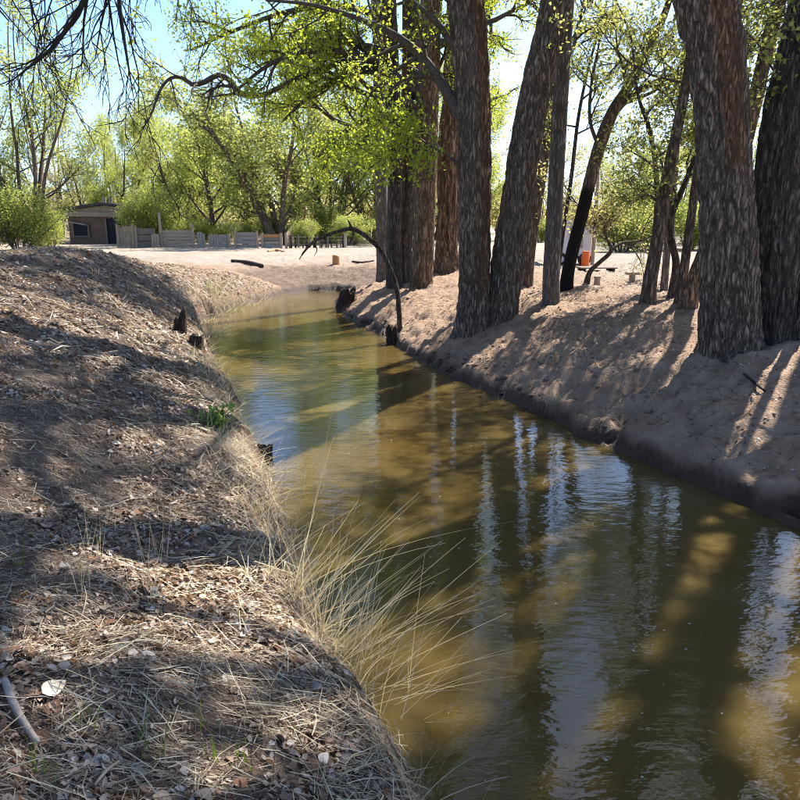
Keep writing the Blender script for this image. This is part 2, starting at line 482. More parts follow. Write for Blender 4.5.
FLAT = 1.05
def land(x, y):
    x, y = np.asarray(x, float), np.asarray(y, float)
    d, side = edge_distance(x, y)
    dp = np.maximum(d, 0)
    # west bank: short steep lip, long slope to a spoil crest, then down to the flat
    crest = np.interp(y, [-4, 2, 8, 13, 15.5, 18, 21, 24], [1.45, 1.55, 1.78, 1.84, 1.72, 1.36, 1.05, 0.80])
    wid = np.interp(y, [-4, 3, 9, 13, 18, 24], [3.0, 3.2, 2.9, 1.9, 1.6, 1.7])
    lip = np.interp(y, [-4, 9, 14, 24], [0.30, 0.30, 0.34, 0.25])
    zl = lip * smooth(0, 0.22, dp) + (crest - lip) * np.clip(dp / wid, 0, 1) ** 0.92
    fall = smooth(0.2, 5.5, dp - wid)
    round_ = np.exp(-((dp - wid) / 0.6) ** 2) * 0.10
    zl = zl - round_
    zl = np.where(dp > wid, crest - round_ + (FLAT - crest) * fall, zl)
    # east bank
    dr = np.maximum(0, dp + smooth(0, 0.12, dp) * (1 - smooth(1.5, 4, dp)) * (0.34 * perlin(x * 1.7, y * 1.7, 6.6) + 0.26 * perlin(x * 4.2, y * 4.2, 2.6) + 0.12 * perlin(x * 9, y * 9, 1.6)))
    zr = np.interp(dr, [0, 0.06, 0.2, 0.5, 1.2, 2.3, 3.6, 5.5, 9], [0, 0.11, 0.19, 0.31, 0.53, 0.78, 0.95, 1.03, FLAT])
    ze = np.interp(dp, [0, 0.15, 1.0, 2.2, 3.5, 6], [0, 0.22, 0.42, 0.70, 0.86, 1.0])
    w0, w1, w2 = (side == 0), (side == 1), (side == 2)
    # blend between sides near the far end
    wl_ = smooth(21.5, 25.5, y)
    z = np.where(w0, zl, np.where(w1, zr, ze))
    z = np.where(w2 | (y < 20), z, z * (1 - wl_) + np.minimum(ze, 1.05) * wl_)
    z = np.where(d < 0, np.maximum(-0.75, d * 0.9), z)
    # relief
    on = smooth(0.0, 0.3, dp)
    near = np.exp(-np.maximum(0, np.hypot(x, y) - 30) / 25)
    amp_l = np.where(w0, 1.0, 0.7)
    z = z + on * near * (0.11 * fbm(x * 0.5, y * 0.5, 1.1, 3) + 0.045 * fbm(x * 2.0, y * 2.0, 4.2, 4) * (1 + 0.6 * amp_l) + 0.022 * fbm(x * 8, y * 8, 2.0, 3) * (1 + 0.6 * amp_l))
    # wind and water worn ribs running down the sandy east slope
    ribs = np.abs(perlin((x * 0.78 + y * 0.62) * 1.1, (x * 0.62 - y * 0.78) * 5.5, 3.3))
    z = z + np.where(w1, 1, 0) * on * 0.13 * (0.5 - ribs) * smooth(0.2, 0.8, dp) * (1 - smooth(4, 9, dp))
    bil = 0.075 * np.abs(perlin(x * 1.9, y * 1.9, 1.7)) + 0.055 * np.abs(perlin(x * 4.3, y * 4.3, 5.1)) + 0.045 * np.abs(perlin(x * 9.5, y * 7.5, 7.1)) + 0.02 * np.abs(perlin(x * 15.5, y * 12.5, 3.1))
    z = z + np.where(w1 | w2, 1, 0) * on * (bil - 0.04) * (1 - 0.7 * smooth(6, 14, dp))
    dimple = np.minimum(0, perlin(x * 3.1, y * 3.1, 8.8) + 0.1)
    z = z + np.where(w1, 1, 0) * on * 0.09 * dimple * (1 - smooth(8, 16, dp))
    # far, the flat stays flat with slow swells
    z = z + 0.12 * fbm(x * 0.06, y * 0.06, 5.5, 3) * smooth(8, 20, dp) * (1 - smooth(60, 120, np.hypot(x, y)))
    return z, d, side

def axis(*parts):
    return np.unique(np.concatenate([np.arange(a, b, s) for a, b, s in parts]).round(4))
grow_ = lambda a, n, k: a * k ** np.arange(1, n)
xs = axis((-7, -3, 0.055), (-3, 3.2, 0.036), (3.2, 7, 0.055))
xs = np.concatenate([-7 - np.cumsum(grow_(0.06, 44, 1.15)), xs, 7 + np.cumsum(grow_(0.06, 44, 1.15))])
ys = axis((-1.0, 7, 0.036), (7, 14, 0.06), (14, 28, 0.10))
ys = np.concatenate([-1 - np.cumsum(grow_(0.06, 34, 1.2)), ys, 28 + np.cumsum(grow_(0.11, 40, 1.15))])
xs.sort(); ys.sort()
GX, GY = np.meshgrid(xs, ys)
GZ, GD, GS = land(GX, GY)

def H(x, y):
    """ground height, read off the built sheet"""
    x, y = np.asarray(x, float), np.asarray(y, float)
    i = np.clip(np.searchsorted(xs, x) - 1, 0, len(xs) - 2)
    j = np.clip(np.searchsorted(ys, y) - 1, 0, len(ys) - 2)
    fx, fy = (x - xs[i]) / (xs[i + 1] - xs[i]), (y - ys[j]) / (ys[j + 1] - ys[j])
    return (GZ[j, i] * (1 - fx) + GZ[j, i + 1] * fx) * (1 - fy) + (GZ[j + 1, i] * (1 - fx) + GZ[j + 1, i + 1] * fx) * fy

def slope(x, y, e=0.08):
    return (H(x + e, y) - H(x - e, y)) / (2 * e), (H(x, y + e) - H(x, y - e)) / (2 * e)

def ground_px(u, v):
    d = ray(u, v)
    t = np.linspace(0.5, 140, 14000) / d[1]
    p = np.array([0, 0, CAM_H]) + t[:, None] * d
    below = np.nonzero(p[:, 2] < np.maximum(H(p[:, 0], p[:, 1]), 0.0))[0]
    k = below[0] if len(below) else -1
    return p[k]

def build_ground():
    nx, ny = len(xs), len(ys)
    v = np.stack([GX, GY, GZ], -1).reshape(-1, 3)
    i, j = np.meshgrid(np.arange(nx - 1), np.arange(ny - 1))
    q = np.stack([j * nx + i, j * nx + i + 1, (j + 1) * nx + i + 1, (j + 1) * nx + i], -1).reshape(-1, 4)
    dist = np.maximum(GD, 0)
    n1 = fbm(GX * 0.8, GY * 0.8, 3.0, 3)
    crest_w = np.interp(GY, [-4, 3, 9, 13, 18, 24], [3.0, 3.2, 2.9, 1.9, 1.6, 1.7])
    litter = (GS == 0) * (1 - smooth(1.0, 3.5, dist - crest_w + n1 * 1.2)) * np.interp(GY, [0, 12, 20, 24], [1, 0.95, 0.55, 0.3])
    litter = np.clip(litter + (GS == 1) * 0.35 * smooth(0.0, 0.5, n1) * (1 - smooth(3, 8, dist)), 0, 1)
    litter = np.where((GS == 2) | ((GS != 0) & (GY > 21)), np.maximum(litter, 0.9 * (1 - smooth(1.6, 3.4, dist + n1))), litter)  # far-end bank darkened: dark cut soil with tree shade painted in
    pale = np.where(GS == 0, smooth(1.5, 4.5, dist - crest_w + n1 * 1.2), np.where(GS == 1, smooth(3.0, 8.0, dist + n1 * 2.0) * 0.9, smooth(2.0, 4.0, dist + n1)))
    back = smooth(43, 50, GY) * (GX < 6)
    pale = pale * (1 - 0.85 * back); litter = np.maximum(litter, 0.8 * back)
    wet = (1 - smooth(np.where(GS == 1, 0.08, 0.06), np.where(GS == 1, 0.21, 0.22), np.maximum(GZ, 0) + n1 * 0.06 + 0.07 * fbm(GX * 4, GY * 4, 1.0, 3))) * (1 - smooth(1.5, 3, dist))
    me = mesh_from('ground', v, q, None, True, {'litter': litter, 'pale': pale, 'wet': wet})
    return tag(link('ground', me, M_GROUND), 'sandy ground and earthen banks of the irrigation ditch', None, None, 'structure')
build_ground()

def build_water():
    v = np.array([[-9, -6, 0], [9, -6, 0], [9, 27, 0], [-9, 27, 0], [-9, -6, -.7], [9, -6, -.7], [9, 27, -.7], [-9, 27, -.7]], float)
    me = mesh_from('water', v, [[0, 1, 2, 3], [7, 6, 5, 4], [4, 5, 1, 0], [5, 6, 2, 1], [6, 7, 3, 2], [7, 4, 0, 3]], None, False)
    tag(link('water', me, M_WATER), 'murky olive brown ditch water reflecting trunks and sky', None, None, 'structure')
build_water()

# ------------------------------------------------------------------ trees
def unit(v): return v / (np.linalg.norm(v) + 1e-9)
def rand_dir(rng): return unit(rng.normal(size=3))

def bark_shape(seed, depth, flare=0.3, freq=15.0, lobes=3, flare_h=0.3):
    def f(th, s, r):
        c, sn = np.cos(th) * r, np.sin(th) * r
        warp = 0.35 * perlin(c * 3, sn * 3, s * 1.5 + seed)
        n = perlin(c * freq + warp * 2 + seed, sn * freq + warp * 2, s * freq * 0.2 + seed * 1.7)
        n2 = perlin(c * freq * 2.3, sn * freq * 2.3 + seed, s * freq * 0.6)
        ridge = np.clip(np.abs(n) * 2.6, 0, 1) ** 0.7
        f.ridge = np.clip(ridge * 0.8 + n2 * 0.5, 0, 1)
        lump = 1 + 0.07 * perlin(c * 2.0, sn * 2.0, s * 0.9 + seed * 3)
        fl = 1 + flare * np.exp(-s / (flare_h * 0.6)) * (1 + 0.55 * np.cos(lobes * th + seed)) 
        return r * lump * fl + depth * (ridge - 0.6 + n2 * 0.5)
    return f

def grow(rng, start, d, L, r, level, cfg, tubes, leaves):
    """a branch with its side branches; collects (points, radii, sides) and leaf points"""
    n = max(3, int(L / cfg['seg'][level]))
    pts, dirs = [np.array(start, float)], []
    d = unit(np.asarray(d, float))
    trop = np.array([0, 0, cfg['up'][level]])
    for k in range(n):
        d = unit(d + rng.normal(0, cfg['wander'][level], 3) + trop)
        dirs.append(d)
        pts.append(pts[-1] + d * L / n)
    pts = np.array(pts)
    rad = r * (1 - 0.8 * np.linspace(0, 1, len(pts)) ** 0.9) + 0.0015
    tubes.append((pts, rad, cfg['sides'][level]))
    last = len(cfg['n'])
    if level >= cfg['leaf_from']:
        k = rng.poisson(cfg['leaves'] * L / cfg['len_leaf'])
        t = rng.uniform(0.15, 1.0, k) * (len(pts) - 1)
        i = np.minimum(t.astype(int), len(pts) - 2)
        leaves.append(pts[i] + (pts[i + 1] - pts[i]) * (t - i)[:, None] + rng.normal(0, cfg['spread'], (k, 3)))
    if level < last:
        m = cfg['n'][level]
        for k in range(m):
            t = cfg['t0'][level] + (1 - cfg['t0'][level]) * (k + rng.uniform(0.2, 1)) / m
            i = min(int(t * n), n - 1)
            p = pts[i] + (pts[i + 1] - pts[i]) * (t * n - i if t * n - i <= 1 else 1)
            ax = rand_dir(rng)
            perp = unit(ax - dirs[i] * np.dot(ax, dirs[i]))
            a = cfg['ang'][level] * rng.uniform(0.7, 1.25)
            nd = dirs[i] * math.cos(a) + perp * math.sin(a)
            grow(rng, p, nd, cfg['len'][level] * rng.uniform(0.6, 1.2) * (1.1 - 0.5 * t) * (L / cfg['L0'] if level == 0 else 1),
                 max(0.003, np.interp(t, [0, 1], [r, r * 0.3]) * 0.62), level + 1, cfg, tubes, leaves)

def tubes_mesh(name, tubes, origin):
    mb = MB()
    for pts, rad, sides in tubes:
        v, q, t, *_ = tube(pts, rad, sides, cap=False)
        mb.add(v, q)
    v, q, t = mb.arrays()
    return mesh_from(name, v - np.asarray(origin), q, None, True)

def leaf_mesh(name, pos, size, rng, origin, var=0.4, up=0.5):
    """one folded pointed blade per position"""
    N = len(pos)
    d = rng.normal(size=(N, 3)); d /= np.linalg.norm(d, axis=1)[:, None]
    nrm = rng.normal(size=(N, 3)) + np.array([0, 0, up]); nrm -= d * (nrm * d).sum(1)[:, None]
    nrm /= np.linalg.norm(nrm, axis=1)[:, None] + 1e-9
    s = np.cross(d, nrm)
    L = (size * rng.uniform(1 - var, 1 + var, N))[:, None]
    p = np.asarray(pos) - np.asarray(origin)
    v = np.stack([p, p + d * L * 0.45 + s * L * 0.34 + nrm * L * 0.10, p + d * L - nrm * L * 0.08, p + d * L * 0.45 - s * L * 0.34 + nrm * L * 0.10], 1).reshape(-1, 3)
    q = np.arange(N * 4).reshape(-1, 4)
    return mesh_from(name, v, q, None, False)

CFG_NEAR = dict(seg=[0.35, 0.22, 0.14], wander=[0.16, 0.22, 0.28], up=[0.06, 0.02, -0.02], sides=[7, 4, 3], n=[8, 7], t0=[0.25, 0.2],
                ang=[0.85, 0.8], len=[1.5, 0.62], L0=3.5, leaf_from=1, leaves=16, len_leaf=0.62, spread=0.045)
def cfg(**k): c = dict(CFG_NEAR); c.update(k); return c

def stem_part(root, base, ctrl, name, mat, seed, sides=40, step=0.06, depth=0.018, flare=0.3, freq=11.0, streak=None, char=None, flare_h=0.3):
    """a trunk along control rows (x, y, z, r); returns the sampled rows"""
    c = spline(ctrl, step)
    f = bark_shape(seed, depth, flare, freq, 3, flare_h)
    v, q, t, th, s = tube(c[:, :3], c[:, 3], sides, f)
    N = len(c)
    ridge = np.concatenate([np.broadcast_to(f.ridge, (N, sides)).ravel(), [0.5, 0.5]])
    sc = np.zeros((N, sides)); ch = np.zeros((N, sides))
    if streak:
        a0, wdt, s0, s1 = streak
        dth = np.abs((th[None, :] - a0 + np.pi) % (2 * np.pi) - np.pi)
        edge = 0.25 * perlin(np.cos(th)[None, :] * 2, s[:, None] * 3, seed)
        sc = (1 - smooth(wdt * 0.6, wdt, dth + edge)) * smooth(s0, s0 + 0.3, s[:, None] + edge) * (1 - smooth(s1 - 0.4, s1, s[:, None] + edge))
    if char:
        ch = np.broadcast_to(1 - smooth(char - 0.15, char + 0.15, s[:, None] + 0.15 * perlin(np.cos(th)[None, :] * 2, np.sin(th)[None, :] * 2, s[:, None] * 2)), (N, sides))
    me = mesh_from(name, v - base, q, t, True, {'ridge': ridge, 'streak': np.concatenate([sc.ravel(), [0, 0]]), 'char': np.concatenate([ch.ravel(), [0, 0]])})
    link(name, me, mat, root)
    return c

def px_path(path, Y, lean=0.0):
    """rows (u, v, half width in pixels) at forward distance Y -> x, y, z, r; lean tips the top away"""
    out = []
    z0 = None
    for u, v, w in path:
        p = P(u, v, Y)
        if z0 is None: z0 = p[2]
        yy = Y + lean * (p[2] - z0)
        p = P(u, v, yy)
        out.append([*p, w * yy / F_PX])
    return np.array(out)

TREE_N = [0]
def tree(name, label, stems, base_px, bark, leaf=M_LEAF, group=None, limbs=6, limb_z=3.5, limb_len=(2.2, 4.0), conf=None, extra=(), leaf_size=0.06, seed=None,
         sides=40, step=0.07, depth=0.018, flare=0.25, freq=15.0, twig=None, crown_skip=None, category='tree', bias=(0, 0)):
    TREE_N[0] += 1
    rng = np.random.default_rng(seed if seed is not None else 100 + TREE_N[0])
    g = ground_px(*base_px)
    Y = g[1]
    base = np.array([g[0], g[1], H(g[0], g[1])])
    root = empty(name, base, label, category, group)
    conf = conf or CFG_NEAR
    leaves = []
    for k, st in enumerate(stems):
        c = px_path(st['path'], Y + st.get('dy', 0), st.get('lean', 0.0))
        gz = float(H(c[0][0], c[0][1]))
        c[0][2] = min(gz, c[0][2]) - 0.12
        rows = stem_part(root, base, c, 'trunk', st.get('bark', bark), TREE_N[0] * 3.7 + k, st.get('sides', sides), st.get('step', step), st.get('depth', depth),
                         st.get('flare', flare), freq, st.get('streak'), st.get('char'))
        nl = st.get('limbs', limbs)
        cand = np.nonzero(rows[:, 2] > max(limb_z, rows[0, 2] + 1.0))[0]
        if len(cand) == 0: continue
        for j in range(nl):
            i = cand[int((j + rng.uniform(0.1, 0.9)) / nl * (len(cand) - 1))]
            frac = (rows[i, 2] - limb_z) / max(0.1, rows[-1, 2] - limb_z)
            az = rng.uniform(0, 2 * np.pi)
            d = np.array([math.cos(az) + bias[0], math.sin(az) + bias[1], rng.uniform(0.1, 0.8) + 0.5 * frac])
            tubes = []
            L = rng.uniform(*limb_len) * (1.05 - 0.45 * frac)
            grow(rng, rows[i, :3], d, L, max(0.02, rows[i, 3] * 0.42), 0, conf, tubes, leaves)
            link('limb', tubes_mesh('limb', tubes, base), twig or M_TWIG, root)
        tubes = []
        grow(rng, rows[-1, :3], rows[-1, :3] - rows[-4, :3], 2.2, rows[-1, 3], 0, conf, tubes, leaves)
        link('limb', tubes_mesh('limb', tubes, base), twig or M_TWIG, root)
    for ex in extra:
        c = spline(px_path(ex['path'], Y + ex.get('dy', 0), ex.get('lean', 0.0)), 0.12)
        if 'dys' in ex: c[:, 1] += np.linspace(0, ex['dys'], len(c))
        tubes = [(c[:, :3], c[:, 3], 9)]
        conf2 = ex.get('conf', conf)
        n = ex.get('n', 8)
        for j in range(n):
            i = int(np.interp((j + rng.uniform(0.2, 0.8)) / n, [0, 1], [ex.get('t0', 0.3) * (len(c) - 1), len(c) - 2]))
            tang = unit(c[i + 1, :3] - c[i, :3])
            perp = rand_dir(rng); perp = unit(perp - tang * (perp @ tang))
            grow(rng, c[i, :3], tang * 0.6 + perp * 0.8 + np.array(ex.get('pull', (0, 0, 0))), ex.get('len', 1.5) * rng.uniform(0.6, 1.2), max(0.006, c[i, 3] * 0.55), 1 if ex.get('fine', True) else 0, conf2, tubes, leaves if ex.get('leafy', True) else [])
        link('limb', tubes_mesh('limb', tubes, base), ex.get('bark', twig or M_TWIG), root)
    if leaves:
        pos = np.concatenate(leaves)
        if len(pos): link('crown', leaf_mesh('crown', pos, leaf_size, rng, base), leaf, root)
    return root

SPARSE = cfg(leaves=9, spread=0.06)
BUSHY = cfg(leaves=32, spread=0.09)
DROOP = cfg(leaves=20, up=[-0.05, -0.06, -0.05], spread=0.06)
BARE = cfg(leaves=0, n=[9, 7], up=[-0.02, -0.06, -0.08], wander=[0.14, 0.16, 0.18], len=[1.3, 0.6])

# the broad forked cottonwood on the east bank
tree('cottonwood_tree', 'massive dark cottonwood forked at its base, furrowed bark with a stripped orange scar', [
    dict(path=[(733, 350, 29.5), (730, 300, 27.5), (728, 230, 25.5), (725, 180, 24), (719, 80, 23.5), (712, 30, 25), (705, -10, 26.5), (690, -120, 27), (665, -300, 22), (640, -520, 15), (650, -760, 7)], bark=M_BARK, sides=130, step=0.026, depth=0.042, streak=(3.2, 0.55, 2.0, 7.0), limbs=6, flare=0.34),
    dict(path=[(774, 335, 20), (775, 270, 22), (779, 190, 23.5), (790, 120, 24), (803, 65, 24), (819, 0, 24), (845, -90, 23), (885, -250, 19), (920, -450, 13), (935, -700, 6)], dy=0.25, sides=120, step=0.028, depth=0.038, limbs=6, flare=0.34, lean=0.05)],
    (736, 353), M_BARK_DARK, limb_z=7.0, limb_len=(2.5, 4.5), leaf_size=0.065, conf=cfg(leaves=9, spread=0.07), bias=(0.2, 0.3))

# the twin trunks in the middle
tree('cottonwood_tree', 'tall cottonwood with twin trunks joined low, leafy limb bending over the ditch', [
    dict(path=[(472, 333, 16.5), (474, 290, 15.5), (475, 200, 15.3), (474, 110, 16), (468, 30, 16.5), (460, -50, 16), (448, -220, 13), (440, -400, 9), (445, -560, 4)], sides=100, step=0.035, depth=0.034, streak=(3.85, 0.5, 0.6, 6.5), limbs=7, flare=0.32),  # right half: reddish bark tint with sunlight painted into it
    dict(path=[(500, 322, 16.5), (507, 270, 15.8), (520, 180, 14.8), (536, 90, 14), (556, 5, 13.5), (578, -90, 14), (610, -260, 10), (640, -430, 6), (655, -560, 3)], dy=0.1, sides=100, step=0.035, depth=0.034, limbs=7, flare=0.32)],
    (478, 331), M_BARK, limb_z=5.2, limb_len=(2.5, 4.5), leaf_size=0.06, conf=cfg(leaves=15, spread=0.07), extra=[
        dict(path=[(470, 138, 5.5), (456, 106, 5.5), (444, 86, 5.2), (426, 60, 4.4), (400, 36, 3.4), (360, 16, 2.4), (310, 0, 1.7), (262, -6, 1.0)], conf=DROOP, n=12, len=1.3, t0=0.2, dys=0.3),
        dict(path=[(470, 80, 3.2), (440, 30, 2.9), (410, 5, 2.6), (370, -30, 2.2), (320, -50, 1.8), (250, -55, 1.3), (170, -30, 0.8)], conf=cfg(leaves=9, up=[-0.05, -0.06, -0.06]), n=16, len=1.5, t0=0.25, dys=-0.9),
        dict(path=[(472, 175, 1.8), (440, 152, 1.6), (415, 148, 1.3), (390, 158, 0.9), (370, 172, 0.9)], conf=BUSHY, n=9, len=0.8, t0=0.35, dys=-0.6)], bias=(-0.2, 0))

tree('slender_tree', 'slender straight grey-barked tree rising close beside the twin-trunked cottonwood', [
    dict(path=[(551, 303, 8.5), (552, 260, 8), (556, 180, 7.5), (561, 90, 7), (567, 0, 6.6), (574, -120, 5.5), (580, -280, 3.5), (584, -400, 1.5)], sides=40, depth=0.006, limbs=6, flare=0.12)],
    (551, 302), M_BARK_GREY, limb_z=4.5, limb_len=(1.2, 2.4), conf=SPARSE, leaf=M_LEAF2)
tree('slender_tree', 'thin brown tree leaning out from behind the twin-trunked cottonwood', [
    dict(path=[(527, 284, 6), (530, 250, 5.5), (539, 190, 5.3), (548, 130, 5), (556, 60, 5), (570, -40, 4), (590, -180, 2)], sides=32, depth=0.008, limbs=5, flare=0.2)],
    (527, 286), M_BARK, limb_z=4.5, limb_len=(1.5, 2.5), conf=SPARSE, leaf=M_LEAF2)
tree('leaning_tree', 'leaning tree with fire-blackened foot and forked top, beside the slender grey tree', [
    dict(path=[(565, 289, 6), (570, 262, 6), (583, 210, 6), (596, 158, 6), (610, 118, 5.6), (626, 90, 4.5), (646, 55, 3.8), (666, 10, 3), (688, -60, 2)], sides=36, depth=0.008, char=2.1, limbs=5, flare=0.45)],
    (565, 290), M_BARK, limb_z=4.0, limb_len=(1.5, 2.8), conf=cfg(leaves=9), leaf=M_LEAF2, extra=[
        dict(path=[(611, 117, 3.8), (622, 104, 3.4), (640, 90, 3), (660, 80, 2.4), (682, 71, 1.5), (700, 60, 0.9)], conf=SPARSE, n=6, len=1.0),
        dict(path=[(600, 150, 2), (590, 120, 1.6), (592, 80, 1.3), (600, 40, 0.8)], conf=cfg(leaves=9), n=6, len=0.9)])
tree('sapling', 'thin dark sapling pole standing between the grey tree and the leaning tree', [
    dict(path=[(556, 283, 2.2), (562, 240, 2), (571, 180, 1.8), (578, 120, 1.6), (588, 70, 1.2), (602, 20, 0.8)], sides=14, depth=0.002, limbs=6, flare=0.2)],
    (556, 285), M_BARK_DARK, limb_z=3.6, limb_len=(0.6, 1.2), conf=SPARSE, leaf=M_LEAF2)

# the cluster beyond the arched branch
GRP_C = 'trunks clustered past the arched branch'
tree('cottonwood_tree', 'narrow grey trunk on the ditch side of the clustered trees', [
    dict(path=[(383, 280, 6.5), (382, 230, 6), (381, 170, 6), (380, 100, 6), (378, 20, 5.5), (372, -80, 5), (362, -220, 3)], sides=40, depth=0.012, limbs=6)],
    (383, 281), M_BARK_GREY, GRP_C and M_LEAF, GRP_C, limb_z=3.8, limb_len=(2.5, 4.0), conf=BUSHY, bias=(-0.6, -0.2))
tree('cottonwood_tree', 'black-barked clustered trunk whose broken dead limb reaches over the ditch', [
    dict(path=[(394, 287, 8), (394, 240, 7.5), (395, 180, 7), (393, 110, 7), (391, 40, 6.5), (386, -60, 6), (378, -220, 3.5)], sides=48, depth=0.014, limbs=6)],
    (394, 287), M_BARK_DARK, M_LEAF, GRP_C, limb_z=4.2, limb_len=(2.5, 4.2), conf=BUSHY, bias=(-0.5, -0.2), extra=[
        dict(path=[(392, 50, 2.6), (350, 62, 2.4), (305, 80, 2.4), (268, 100, 2.2), (247, 99, 3.0), (239, 88, 2.6), (228, 83, 2.3), (216, 90, 2.3), (205, 93, 2.0), (196, 87, 1.7), (186, 88, 1.4), (177, 100, 1.1), (170, 124, 0.8), (160, 142, 0.4)], conf=BARE, leafy=False, n=13, len=0.8, t0=0.55, bark=M_TWIG, dys=-1.5),
        dict(path=[(392, 66, 3), (350, 60, 2.6), (310, 66, 2.2), (282, 84, 1.6), (258, 112, 1)], conf=BUSHY, n=18, len=1.2, t0=0.2, dys=-2.6),
        dict(path=[(392, 20, 3), (340, 10, 2.6), (290, 20, 2.2), (245, 40, 1.6), (205, 62, 1)], conf=BUSHY, n=16, len=1.3, t0=0.2, dys=-1.2),
        dict(path=[(393, 80, 4), (370, 70, 3.4), (340, 80, 2.6), (310, 100, 1.8), (285, 125, 1)], conf=BUSHY, n=12, len=1.3, t0=0.2, dys=-0.5),
        dict(path=[(393, 120, 3), (372, 120, 2.6), (345, 135, 2), (322, 160, 1.2)], conf=BUSHY, n=10, len=1.0, t0=0.2, dys=-0.8),
        dict(path=[(392, 60, 4), (350, 40, 3.2), (300, 40, 2.2), (250, 60, 1.2)], conf=BUSHY, n=12, len=1.4, t0=0.2, dys=0.8)])
tree('cottonwood_tree', 'trunk with a long strip of painted orange light standing within the cluster', [
    dict(path=[(402, 284, 9), (404, 240, 8.5), (408, 180, 8.5), (410, 110, 8), (411, 40, 8), (412, -60, 7), (416, -220, 4)], sides=52, depth=0.014, streak=(2.35, 0.55, 0.3, 7.0), limbs=6)],  # reflected orange light painted down the ditch-facing edge
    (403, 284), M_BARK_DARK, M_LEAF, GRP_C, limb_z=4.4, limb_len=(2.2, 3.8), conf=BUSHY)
tree('cottonwood_tree', 'broad reddish-barked trunk, thickest of the cluster past the arched branch', [
    dict(path=[(421, 287, 11.2), (423, 250, 10.6), (426, 190, 10), (428, 120, 9.5), (430, 40, 10), (434, -60, 9), (440, -240, 5)], sides=72, step=0.05, depth=0.020, limbs=7, flare=0.15)],
    (421, 287), M_BARK_RED, M_LEAF, GRP_C, limb_z=4.2, limb_len=(2.5, 4.2), conf=BUSHY, extra=[
        dict(path=[(424, 110, 4), (405, 105, 3.2), (380, 125, 2.2), (360, 160, 1.2)], conf=BUSHY, n=11, len=1.0, t0=0.2, dys=-1.5),
        dict(path=[(430, 90, 4), (446, 80, 3), (470, 95, 2), (490, 120, 1)], conf=BUSHY, n=8, len=1.0, t0=0.2, dys=0.8)])
tree('old_tree', 'old gnarled trunk with deep folded reddish bark behind the clustered trees', [
    dict(path=[(447, 270, 14), (447, 240, 11), (448, 200, 10.5), (449, 150, 11), (452, 90, 9), (455, 20, 8), (458, -80, 6), (462, -180, 3)], sides=72, step=0.06, depth=0.09, flare=0.3, limbs=6)],
    (447, 271), M_BARK_RED, M_LEAF, None, limb_z=4.8, limb_len=(2.0, 3.5), conf=BUSHY, freq=5.0)

# the grove on the sand between the leaning tree and the big cottonwood
GRP_G = 'thin trees of the grove on the sand'
tree('grove_tree', 'brown trunk leaning gently, standing alone in front of the sandy grove', [
    dict(path=[(647, 301, 7), (651, 275, 6.5), (659, 230, 6), (667, 180, 5.8), (677, 130, 5), (686, 85, 4.5), (694, 30, 4), (702, -40, 3), (708, -120, 1.5)], sides=36, depth=0.008, limbs=6, flare=0.4)],
    (647, 302), M_BARK, M_LEAF2, GRP_G, limb_z=4.0, limb_len=(1.4, 2.6), conf=SPARSE)
tree('grove_tree', 'dark thin trunk with crooked side limbs behind the gently leaning grove trunk', [
    dict(path=[(652, 292, 3), (655, 240, 2.8), (657, 200, 2.6), (655, 160, 2.4), (648, 125, 2), (638, 95, 1.4), (634, 60, 0.9)], sides=18, depth=0.004, limbs=7, flare=0.4)],
    (652, 291), M_BARK_DARK, M_LEAF2, GRP_G, limb_z=2.6, limb_len=(0.9, 1.8), conf=SPARSE)
tree('grove_tree', 'pale straight trunk in the middle of the sandy grove', [
    dict(path=[(664, 290, 3.6), (667, 250, 3.4), (672, 200, 3.2), (676, 150, 3), (680, 100, 2.6), (686, 40, 2)], sides=20, depth=0.004, limbs=6, flare=0.2)],
    (664, 291), M_BARK_GREY, M_LEAF2, GRP_G, limb_z=3.4, limb_len=(1.0, 2.0), conf=SPARSE)
tree('grove_tree', 'black crooked trunk curving between the pale grove trunks', [
    dict(path=[(671, 298, 5), (674, 285, 4.2), (676, 262, 3.6), (671, 238, 3.4), (672, 215, 3), (682, 190, 2.6), (692, 165, 2), (700, 140, 1.2)], sides=22, depth=0.006, limbs=7, flare=0.5)],
    (670, 298), M_BARK_DARK, M_LEAF2, GRP_G, limb_z=2.2, limb_len=(0.9, 1.8), conf=SPARSE)
tree('grove_tree', 'brown trunk rising just behind the stub with the sunlit tan foot', [
    dict(path=[(679, 304, 5), (684, 270, 4.5), (690, 225, 4.2), (696, 180, 4), (702, 120, 3.6), (708, 50, 3), (716, -30, 2)], sides=26, depth=0.006, limbs=6, flare=0.3)],
    (679, 303), M_BARK, M_LEAF2, GRP_G, limb_z=3.8, limb_len=(1.2, 2.2), conf=SPARSE)
tree('grove_tree', 'thick tan leaning trunk at the edge of the grove beside the massive forked cottonwood', [
    dict(path=[(686, 306, 9), (692, 290, 8.5), (702, 262, 8), (716, 225, 7.5), (732, 185, 7), (748, 130, 7), (762, 70, 6.5), (774, 20, 6), (790, -60, 5), (806, -160, 2.5)], sides=44, depth=0.010, limbs=6, flare=0.25)],
    (686, 306), M_BARK_RED, M_LEAF2, GRP_G, limb_z=4.0, limb_len=(1.6, 2.8), conf=cfg(leaves=8))
tree('grove_tree', 'small dark stem low at the root of the massive forked cottonwood', [
    dict(path=[(797, 338, 8), (801, 318, 7), (806, 290, 6), (816, 230, 5), (830, 150, 4), (845, 50, 2)], sides=30, depth=0.01, limbs=5, flare=0.4)],
    (797, 340), M_BARK_DARK, M_LEAF2, None, limb_z=3.0, limb_len=(1.0, 2.0), conf=cfg(leaves=9))
